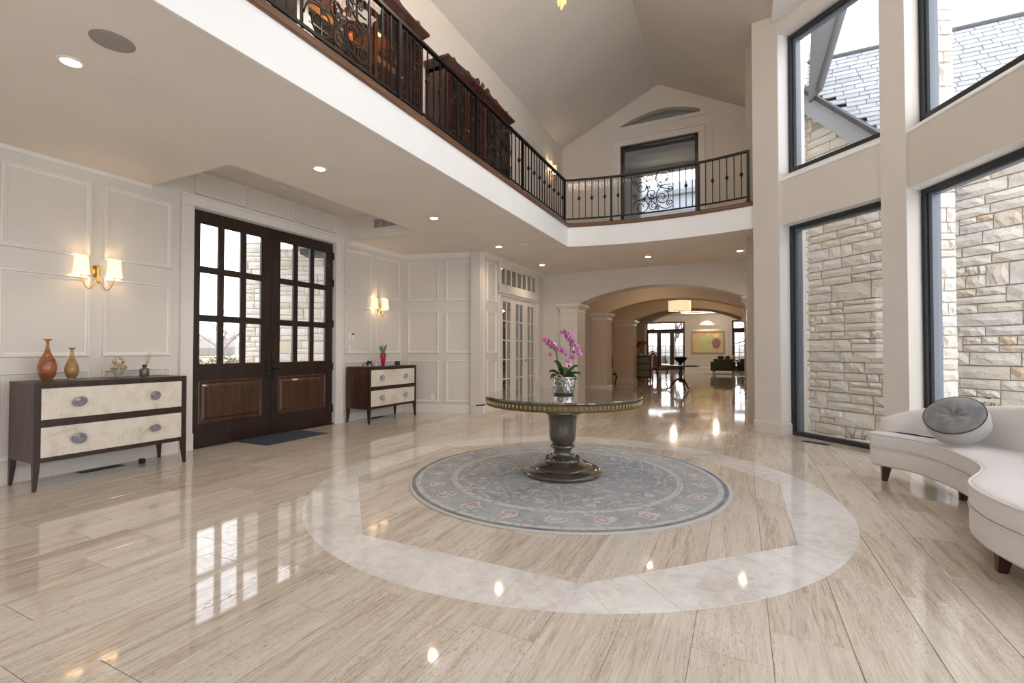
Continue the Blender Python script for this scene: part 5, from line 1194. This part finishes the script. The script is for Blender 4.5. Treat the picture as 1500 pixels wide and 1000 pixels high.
def run_balusters(s0,s1,posf,n0=0,phase=0,zk=None):
    n=max(1,round((s1-s0)/.108)); 
    for i in range(1,n):
        s=s0+(s1-s0)*i/n; p,rz=posf(s); o=link('baluster',bm_,rail,(p.x,p.y,0),(0,0,rz))
        if (i+phase)%2==0: link('knuckle',kn,o,(0,0,ZB+.36))
def posl(s): return Vector((XR,s,0)),0
def posa(s): p,d=arc_at(s); return p,math.atan2(d.y,d.x)
posts=[-2.4,-.95,.55,2.02,3.40,4.82,6.13]
for y in posts+[7.93]: link('post',postm,rail,(XR,y,0))
segs=[(-2.4,-.95),(-.95,.55),(.55,2.02),(2.29+.0,2.29),(3.06,3.40),(3.40,4.82),(4.82,5.09),(5.77,6.13),(6.13,7.93),(2.02,2.31)]
for a,b_ in segs:
    if b_-a>.15: run_balusters(a,b_,posl)
link('scroll_panel',scm,rail,(XR,2.33,ZB+.01),(0,0,PI/2)); link('scroll_panel',scm,rail,(XR,5.09,ZB+.01),(0,0,PI/2))
LA=AL[-1]
def s_of_x(x):
    for i,p in enumerate(arc_pts):
        if p.x>=x: return AL[i]
    return LA
sp=[s_of_x(x) for x in (-2.02,-.60)]
for s in sp+[LA-.01]:
    p,rz=posa(s); link('post',postm,rail,(p.x,p.y,0),(0,0,rz))
run_balusters(0,sp[0],posa); run_balusters(sp[0],s_of_x(-1.68),posa,phase=1); run_balusters(s_of_x(-1.0),sp[1],posa,phase=0); run_balusters(sp[1],LA,posa,phase=0)
p,rz=posa(s_of_x(-1.69)); link('scroll_panel',scm,rail,(p.x,p.y,ZB+.01),(0,0,posa(s_of_x(-1.35))[1]))
gd=thing('acrylic_guard','clear acrylic safety sheets standing just behind the upstairs railing','guard')
for y0,y1 in ((-2.4,1.0),(1.01,3.6),(3.61,6.2),(6.21,7.9)): B().box((XR-.075,y0,ZF+.01),(XR-.069,y1,4.44)).build('sheet',M_guard,gd)
for i0,i1 in ((0,20),(20,40),(40,60)):
    b=B(); pts=[p+Vector((0,.06,0)) for p in arc_pts[i0:i1+1]]
    for p,q in zip(pts,pts[1:]): bar(p+Vector((0,0,(ZF+4.44)/2)),q+Vector((0,0,(ZF+4.44)/2)),.005,4.44-ZF-.02,b)
    b.build('sheet',M_guard,gd)
# ---- upstairs cabinets
def cabinet(y0,y1,label,lit):
    t=thing('display_cabinet',label,'cabinet',(-3.82,y0,ZF),PI/2,'tall mahogany display cabinets on the gallery'); L=y1-y0; D=.34; H=1.55
    # local x along the gallery (+Y), local -y toward the rail (world +X)
    B().box((0,-D,0),(.05,0,H)).box((L-.05,-D,0),(L,0,H)).box((0,-D,0),(L,0,.12)).box((0,-D,H-.06),(L,0,H)).box((L/2-.04,-D,0),(L/2+.04,-.01,H)).build('carcass',M_mahog,t)
    B().box((.05,-.02,.1),(L-.05,-.01,H-.05)).build('back_panel',mat('gold_silk_back',(.55,.33,.12),.6) if lit else M_espr,t)
    b=B(); b.loft([[(-e,-D-e,z),(L+e,-D-e,z),(L+e,0,z),(-e,0,z)] for e,z in ((.0,H),(.03,H+.03),(.06,H+.06),(.06,H+.09))]).build('cornice',M_mahog,t,bevel=.004)
    for k,(a,c_) in enumerate(((.05,L/2-.04),(L/2+.04,L-.05))):
        for j in range(2):
            u0=a+(c_-a)*j/2; u1=a+(c_-a)*(j+1)/2; b=B()
            b.box((u0,-D-.02,.12),(u0+.05,-D,H-.06)).box((u1-.05,-D-.02,.12),(u1,-D,H-.06)).box((u0+.05,-D-.02,.12),(u1-.05,-D,.24)).box((u0+.05,-D-.02,H-.14),(u1-.05,-D,H-.06))
            for q_ in range(1,5): z=.24+q_*(H-.38)/5; b.box((u0+.05,-D-.016,z-.007),(u1-.05,-D-.004,z+.007))
            um=(u0+u1)/2; b.box((um-.007,-D-.016,.24),(um+.007,-D-.004,H-.14))
            dr=b.build('glazed_door',M_mahog,t); B().box((u0+.05,-D-.011,.24),(u1-.05,-D-.008,H-.14)).build('pane',M_cabg,dr)
            B().lathe([(.012,0),(.014,.01),(.001,.02)],n=10).xf(Matrix.Rotation(PI/2,4,'X')).build('knob',M_brass,dr,loc=(u1-.025 if j==0 else u0+.025,-D-.02,.85))
    for z in (.5,.86,1.2): B().box((.05,-D+.04,z),(L-.05,-.02,z+.018)).build('shelf',M_mahog,t)
    b=B()   # broken scroll crest
    def cr_(pts,y0_=-D-.02,y1_=-D+.02): n=len(pts); b.add([(p[0],y0_,p[1]) for p in pts]+[(p[0],y1_,p[1]) for p in pts],[list(range(n)),[2*n-1-i for i in range(n)]]+[(i,n+i,n+(i+1)%n,(i+1)%n) for i in range(n)])
    hh=H+.09
    for sg_ in (-1,1):
        c=L/2
        cr_([(c+sg_*x,hh+z) for x,z in ((.12,0),(.12,.03),(.10,.09),(.14,.13),(.19,.11),(.22,.07),(.34,.055),(.42,.085),(.5,.06),(.62,.05),(.74,.04),(.80,.075),(.86,.03),(.93,.0))])
    b.lathe([(.03,hh),(.035,hh+.02),(.015,hh+.04),(.035,hh+.08),(.03,hh+.11),(.008,hh+.14),(.001,hh+.17)],(L/2,-D),12)
    b.build('scroll_crest',M_mahog,t)
    if lit:
        for u in (L*.33,L*.66):
            for z in (.42,1.1):
                l=bpy.data.lights.new('cabinet_bulb','POINT'); l.energy=3.5; l.color=(1,.58,.24); l.shadow_soft_size=.03; lo_=bpy.data.objects.new('cabinet_bulb',l); C.objects.link(lo_); lo_.parent=t; lo_.location=(u,-.2,z)
    return t
cabinet(2.85,4.67,'mahogany display cabinet glowing amber inside, nearer the camera on the gallery',True)
cabinet(5.19,7.1,'dark unlit mahogany display cabinet with scroll crest, farther along the gallery',False)
M_amb=mat('amber_glass_jar',(.6,.25,.05),.1,coat=.5)
for i,(y,z) in enumerate(((3.25,.52),(3.7,.88),(4.15,.52))):
    t=thing('amber_jar',('amber glass jar on the lower shelf of the lit cabinet, nearer the camera','amber glass jar on the middle shelf of the lit cabinet','amber glass jar on the lower shelf of the lit cabinet, farther from the camera')[i],'jar',(-3.68,y,ZF+z)); B().lathe([(.04,0),(.07,.05),(.07,.12),(.035,.17),(.04,.2),(.001,.2)],n=16).build('vessel',M_amb,t,smooth=True); B().lathe([(.042,.2),(.03,.225),(.008,.235),(.001,.25)],n=12).build('lid',M_amb,t,smooth=True)

# ---- chandelier (its lowest crystals dip into the picture)
ch=thing('chandelier','amber crystal chandelier over the pedestal table, only its lowest drops in view','chandelier',(-1.55,4.3,4.52))
M_cry=mat('amber_crystal',(.85,.60,.30),.05,trans=.7,ior=1.45,emit=(1,.62,.25),es=.6)
B().tube([(0,0,.35),(0,0,2.5)],.012,8).build('rod',M_brass,ch); B().lathe([(.001,.36),(.10,.37),(.22,.42),(.30,.50),(.22,.54),(.05,.56)],n=32).build('frame',M_brass,ch,smooth=True)
dm=B().loft([[(.012*math.cos(a)*k,.012*math.sin(a)*k,z) for a in [PI/3*i for i in range(6)]] for k,z in ((.4,.0),(1,.012),(1,.14),(.3,.15))]).mesh('crystal_drop',M_cry)
k_=0
for rad_,n,z in ((.0,1,.0),(.035,5,.05),(.07,9,.16),(.17,18,.26),(.25,24,.32)):
    for i in range(n): a=2*PI*i/n+.3; link('crystal_drop',dm,ch,(rad_*math.cos(a),rad_*math.sin(a),z))
for i in range(6):
    a=i*PI/3; B().lathe([(.001,.54),(.03,.56),(.034,.62),(.02,.66),(.001,.67)],(.2*math.cos(a),.2*math.sin(a)),10).build('bulb',mat('lit_bulb',(1,.9,.7),.5,emit=(1,.8,.55),es=12) if i==0 else bpy.data.materials['lit_bulb'],ch,smooth=True)
l=bpy.data.lights.new('chandelier_bulb','POINT'); l.energy=CHAN; l.color=(1,.86,.70); l.shadow_soft_size=.3; lo_=bpy.data.objects.new('chandelier_bulb',l); C.objects.link(lo_); lo_.parent=ch; lo_.location=(0,0,1.0)
try: l.cycles.cast_shadow=True
except Exception: pass

# ---- rear hall objects
t=thing('drum_ceiling_light','cream drum shade ceiling light hanging in the arched hall','ceiling light',(-1.64,14.9,2.36))
B().lathe([(.32,0),(.32,.30)],n=40,cap=False).build('drum_shade',mat('lit_cream_drum',(.95,.85,.65),.8,emit=(1,.78,.48),es=.85),t,smooth=True); B().lathe([(.31,.012),(.001,.006)],n=32).build('diffuser',mat('drum_diffuser',(.8,.7,.55),.6,emit=(1,.8,.5),es=.6),t)
B().lathe([(.012,.0),(.012,.58),(.07,.585),(.07,.6)],n=16).build('stem',M_chrome,t,smooth=True); B().lathe([(.001,-.03),(.01,-.02),(.02,.0)],n=12).build('finial',M_brass,t,smooth=True)
l=bpy.data.lights.new('drum_bulb','POINT'); l.energy=10; l.color=(1,.78,.5); l.shadow_soft_size=.1; lo_=bpy.data.objects.new('drum_bulb',l); C.objects.link(lo_); lo_.location=(-1.64,14.9,2.75)
t=thing('tripod_table','dark round tilt-top tripod table in the rear hall','table',(-1.6,14.7,0))
B().lathe([(.001,.70),(.50,.705),(.535,.72),(.535,.74),(.52,.745),(.001,.738)],n=48).build('tabletop',M_mahog,t,smooth=True)
B().lathe([(.10,.70),(.05,.66),(.035,.60),(.05,.52),(.06,.46),(.04,.40),(.055,.36),(.06,.28),(.03,.24)],n=20).build('column',M_mahog,t,smooth=True)
for k in range(3):
    a=-PI/2+.45+k*2*PI/3; c,s=math.cos(a),math.sin(a); P3_=[(.02,.33),(.12,.31),(.22,.20),(.30,.08),(.38,.03),(.41,.03)]
    B().tube(smooth_path([(c*r_,s*r_,z) for r_,z in P3_],n=4),[.034-.001*min(i,18) for i in range(21)],8).build('leg',M_mahog,t,smooth=True)
t=thing('dark_bowl','dark footed bowl on the tripod table in the rear hall','bowl',(-1.6,14.7,.7455)); B().lathe([(.07,0),(.05,.02),(.04,.05),(.10,.10),(.17,.17),(.19,.23),(.17,.22),(.09,.12),(.001,.08)],n=24).build('bowl_body',M_black,t,smooth=True)
b=B(); r=random.Random(2)
for i in range(14): b.lathe([(.001,-.03),(.03,0),(.001,.03)],(r.uniform(-.1,.1),r.uniform(-.1,.1)),8); b.xf(Matrix.Translation((0,0,.0)))
b.xf(Matrix.Translation((0,0,.22))); b.build('dried_filling',mat('dark_pods',(.05,.03,.02),.8),t)['kind']='stuff'
# painting, picture light
t=thing('framed_painting','large abstract painting in a tan frame on the far wall','painting',(-1.72,29.5,1.63))
B().box((-.88,-.06,-.66),(.88,-.001,-.59)).box((-.88,-.06,.59),(.88,-.001,.66)).box((-.88,-.06,-.6),(-.81,-.001,.6)).box((.81,-.06,-.6),(.88,-.001,.6)).build('frame',mat('tan_frame',(.45,.30,.15),.4),t,bevel=.004)
m=mat('abstract_canvas',(.6,.45,.3),.8); nv=coords(m,(1,1,1)); f1=noise(m,nv.outputs[0],1.5,4,.6,1.2); c1=ramp(m,f1,[(.32,(.42,.22,.12)),(.42,(.62,.42,.26)),(.52,(.66,.50,.36)),(.60,(.45,.58,.22)),(.66,(.70,.55,.40)),(.75,(.30,.16,.16))]); base(m,c1)
B().box((-.81,-.03,-.59),(.81,-.015,.59)).build('canvas',m,t)
def patch(pts,col,nm,y=-.034): 
    pts=[(q.x,q.y) for q in smooth_path([(x,z,0) for x,z in pts],True,4)]; n=len(pts); B().add([(x,y,z) for x,z in pts]+[(x,y+.004,z) for x,z in pts],[list(range(n)),[2*n-1-i for i in range(n)]]+[(i,n+i,n+(i+1)%n,(i+1)%n) for i in range(n)]).build(nm,mat(nm,col,.8),t)
patch([(-.35,.32),(-.1,.40),(.10,.35),(.2,.2),(.08,.1),(-.02,-.1),(-.06,-.5),(-.25,-.52),(-.28,-.1),(-.4,.1)],(.50,.60,.28),'green_brush_patch'); patch([(.28,.42),(.55,.50),(.62,.33),(.40,.25)],(.80,.66,.45),'cream_brush_patch'); patch([(.25,.1),(.5,.22),(.7,.0),(.55,-.35),(.3,-.3)],(.30,.15,.14),'maroon_brush_patch',-.033); patch([(-.75,-.35),(-.55,-.3),(-.5,-.5),(-.75,-.55)],(.66,.52,.34),'ochre_brush_patch',-.033)
t=thing('picture_light','slim picture light above the far painting','lamp',(-1.75,29.5,2.72)); B().box((-.35,-.22,.02),(.35,-.16,.06)).build('shade',M_plast,t); B().tube([(0,-.01,.0),(0,-.2,.04)],.012).build('arm',M_plast,t)
l=bpy.data.lights.new('picture_bulb','SPOT'); l.energy=45; l.color=(1,.78,.5); l.spot_size=1.9; l.spot_blend=.6; lo_=bpy.data.objects.new('picture_bulb',l); C.objects.link(lo_); lo_.location=(-1.75,29.15,2.95); lo_.rotation_euler=(math.radians(28),0,0)
t=thing('ring_chandelier','flat glowing ring ceiling light in the rear room','ceiling light',(-2.0,24.2,2.98)); B().tube([(.58*math.cos(a),.58*math.sin(a),0) for a in [2*PI*i/40 for i in range(40)]],.022,6,closed=True).build('ring_diffuser',mat('lit_ring',(1,.95,.85),.5,emit=(1,.92,.8),es=1.6),t,smooth=True)
for k in range(3): a=k*2.1; B().tube([(.58*math.cos(a),.58*math.sin(a),0),(0,0,.24)],.006,5).build('suspension_rod',M_chrome,t)
# dark green armchairs, rug, small things in the rear room
M_green=mat('dark_olive_velvet',(.045,.055,.03),.9,sheen=.2)
def armchair(loc,rz,label):
    t=thing('armchair',label,'armchair',loc,rz,'dark green armchairs in the rear room')
    B().box((-.46,-.40,.16),(.46,.40,.40)).build('seat',M_green,t,bevel=.04,seg=3); B().box((-.42,-.46,.2),(.42,-.30,.74)).build('backrest',M_green,t,bevel=.05,seg=3)
    for s in (-1,1): B().box((s*.48-.08,-.44,.16),(s*.48+.08,.40,.60)).build('armrest',M_green,t,bevel=.04,seg=3)
    for sx in (-1,1):
        for sy in (-1,1): B().box((sx*.44-.02,sy*.36-.02,0),(sx*.44+.02,sy*.36+.02,.18)).build('leg',M_mahog,t)
armchair((-.80,25.4,.012),.05,'dark green armchair seen from behind, nearer the painting'); armchair((.45,26.2,.012),-.15,'dark green armchair seen from behind, partly hidden by the arch')
t=thing('pale_rug','thin pale rug under the rear room armchairs','rug',(-.3,26.0,.001)); B().box((-1.3,-1.3,0),(1.6,1.4,.008)).build('pile',mat('pale_rug_pile',(.5,.46,.42),.9),t); B().box((-1.36,-1.36,0),(1.66,1.46,.004)).build('border',mat('rug_border',(.38,.34,.3),.9),t)
t=thing('coffee_table','low dark coffee table beyond the green armchairs','table',(-.6,27.2,.012)); B().box((-.7,-.35,.62),(.5,.35,.68)).build('tabletop',M_mahog,t)
for x in (-.65,.45):
    for y in (-.3,.3): B().box((x-.03,y-.03,0),(x+.03,y+.03,.62)).build('leg',M_mahog,t)
for i,(x,s,c) in enumerate(((-.95,1,(.03,.03,.025)),(-.62,.8,(.10,.05,.03)),(-.35,.6,(.45,.38,.3)))):
    t=thing('round_ornament',('black round pot at the left of the far coffee table','brown round pot in the middle of the far coffee table','pale round bowl at the right of the far coffee table')[i],'ornament',(x,27.2,.6925)); B().lathe([(.06,0),(.15*s,.05),(.17*s,.12),(.11*s,.19),(.05,.2),(.04,.17),(.001,.1)],n=16).build('vessel',mat('ornament_%d'%i,c,.4),t,smooth=True)
# chest with orange flowers
t=thing('hall_chest','dark chest of drawers beyond the third arch with metal-clad end','chest',(-3.75,18.0,0)); 
B().box((0,0,.14),(.75,.5,.96)).build('body',M_mahog,t,bevel=.01); B().box((-.03,-.02,.96),(.79,.53,1.0)).build('top',mat('grey_chest_top',(.25,.23,.2),.3,.3),t,bevel=.006)
for k in range(3): d=B().box((.05,-.015,.2+k*.25),(.70,.0,.42+k*.25)).build('drawer',mat('pewter_drawer',(.20,.17,.14),.35,.5) if k==0 else bpy.data.materials['pewter_drawer'],t); B().lathe([(.012,0),(.016,.02),(.001,.03)],n=8).xf(Matrix.Rotation(PI/2,4,'X')).build('knob',M_brass,d,loc=(.37,-.015,.31+k*.25))
for x in (.03,.72):
    for y in (.03,.47): B().loft([[(x-w,y-w,z),(x+w,y-w,z),(x+w,y+w,z),(x-w,y+w,z)] for w,z in ((.028,.15),(.018,0))]).build('leg',M_mahog,t)
def bouquet(loc,label,cols,n=26,rad=.26,seed=1):
    t=thing('flower_arrangement',label,'flowers',loc); r=random.Random(seed)
    B().lathe([(.06,0),(.065,.01),(.05,.05),(.07,.16),(.08,.22),(.072,.22),(.05,.1),(.001,.02)],n=20).build('glass_vase',mat('clear_glass_vase',(.7,.7,.68),.05,trans=.8,ior=1.3),t,smooth=True)
    pm_=[B().lathe([(.001,-.02),(.03,-.015),(.05,.01),(.045,.03),(.02,.035),(.001,.02)],n=9).mesh('flower',mat('petal_'+str(seed)+str(i),c,.7),True) for i,c in enumerate(cols)]
    for i in range(n):
        a=r.random()*2*PI; e=r.uniform(.15,1.5); p=Vector((rad*math.cos(a)*math.cos(e),rad*.7*math.sin(a)*math.cos(e),.26+rad*.9*math.sin(e)))
        s=r.uniform(.9,1.6); link('flower',r.choice(pm_),t,p,(r.uniform(-.6,.6),r.uniform(-.6,.6),0),(s,s,s))
        if i%3==0: B().tube([(0,0,.1),tuple(p)],.004,4).build('flower_stem',M_spear,t)
    return t
bouquet((-3.38,18.25,1.0005),'orange and rust flower arrangement in a glass vase on the hall chest',[(.40,.10,.02),(.55,.16,.03),(.20,.05,.02)],30,.24,5)
# dining chairs with carved legs
M_uph=mat('rose_upholstery',(.45,.22,.20),.9); M_gold=mat('mustard_upholstery',(.40,.28,.14),.9)
def fancy_chair(loc,rz,label,up,s=1.0):
    t=thing('carved_chair',label,'chair',loc,rz)
    B().loft([[(-.25*k,-.23*k,z),(.25*k,-.23*k,z),(.22*k,.23*k,z),(-.22*k,.23*k,z)] for k,z in ((1,.43),(1.0,.48),(.9,.51))]).build('seat',up,t,bevel=.01)
    B().loft([[(-.26,-.24,z),(.26,-.24,z),(.23,.24,z),(-.23,.24,z)] for z in (.38,.435)]).build('seat_frame',M_mahog,t)
    for s_ in (-1,1):
        B().tube(smooth_path([(s_*.22,-.20,.40),(s_*.27,-.25,.32),(s_*.23,-.21,.12),(s_*.26,-.26,.02)],n=4),[.03-.0012*i for i in range(13)],7).build('leg',M_mahog,t,smooth=True)
        B().tube(smooth_path([(s_*.20,.22,.42),(s_*.20,.24,.2),(s_*.22,.32,.02)],n=4),[.022]*9,6).build('leg',M_mahog,t,smooth=True)
    fr_=[(-.19,.22,.46),(-.24,.25,.70),(-.23,.29,.98),(-.12,.32,1.09),(0,.33,1.13),(.12,.32,1.09),(.23,.29,.98),(.24,.25,.70),(.19,.22,.46)]
    B().tube(smooth_path(fr_,n=4),.02,7).build('back_frame',M_mahog,t,smooth=True)
    B().loft([[(-.16,.215,.52),(.16,.215,.52),(.16,.245,.52),(-.16,.245,.52)],[(-.21,.25,.8),(.21,.25,.8),(.21,.28,.8),(-.21,.28,.8)],[(-.17,.28,1.0),(.17,.28,1.0),(.17,.31,1.0),(-.17,.31,1.0)],[(-.05,.30,1.08),(.05,.30,1.08),(.05,.32,1.08),(-.05,.32,1.08)]]).build('back_cushion',up,t,smooth=True)
    return t
fancy_chair((-3.98,15.35,0),.45,'carved chair with mustard back in the hall niche behind the second arch pillar',M_gold)
fancy_chair((-3.05,19.95,0),2.6,'carved chair with rose upholstery beyond the hall chest',M_uph)
t=thing('hall_cabinet','narrow dark cabinet against the right side of the arched hall','cabinet',(.16,11.6,0)); B().box((0,0,.06),(.36,1.0,.74)).build('body',M_mahog,t,bevel=.006); B().box((-.02,-.02,.74),(.38,1.02,.77)).build('top',M_mahog,t,bevel=.004); B().box((.02,.02,0),(.34,.98,.06)).build('plinth',M_black,t)
for k in range(2): d=B().box((-.012,.04+k*.48,.12),(.0,.48+k*.48,.70)).build('door',M_espr,t,bevel=.003); B().lathe([(.01,0),(.012,.01),(.001,.016)],n=8).xf(Matrix.Rotation(-PI/2,4,'Y')).build('knob',M_brass,d,loc=(-.012,.44+k*.12,.45))
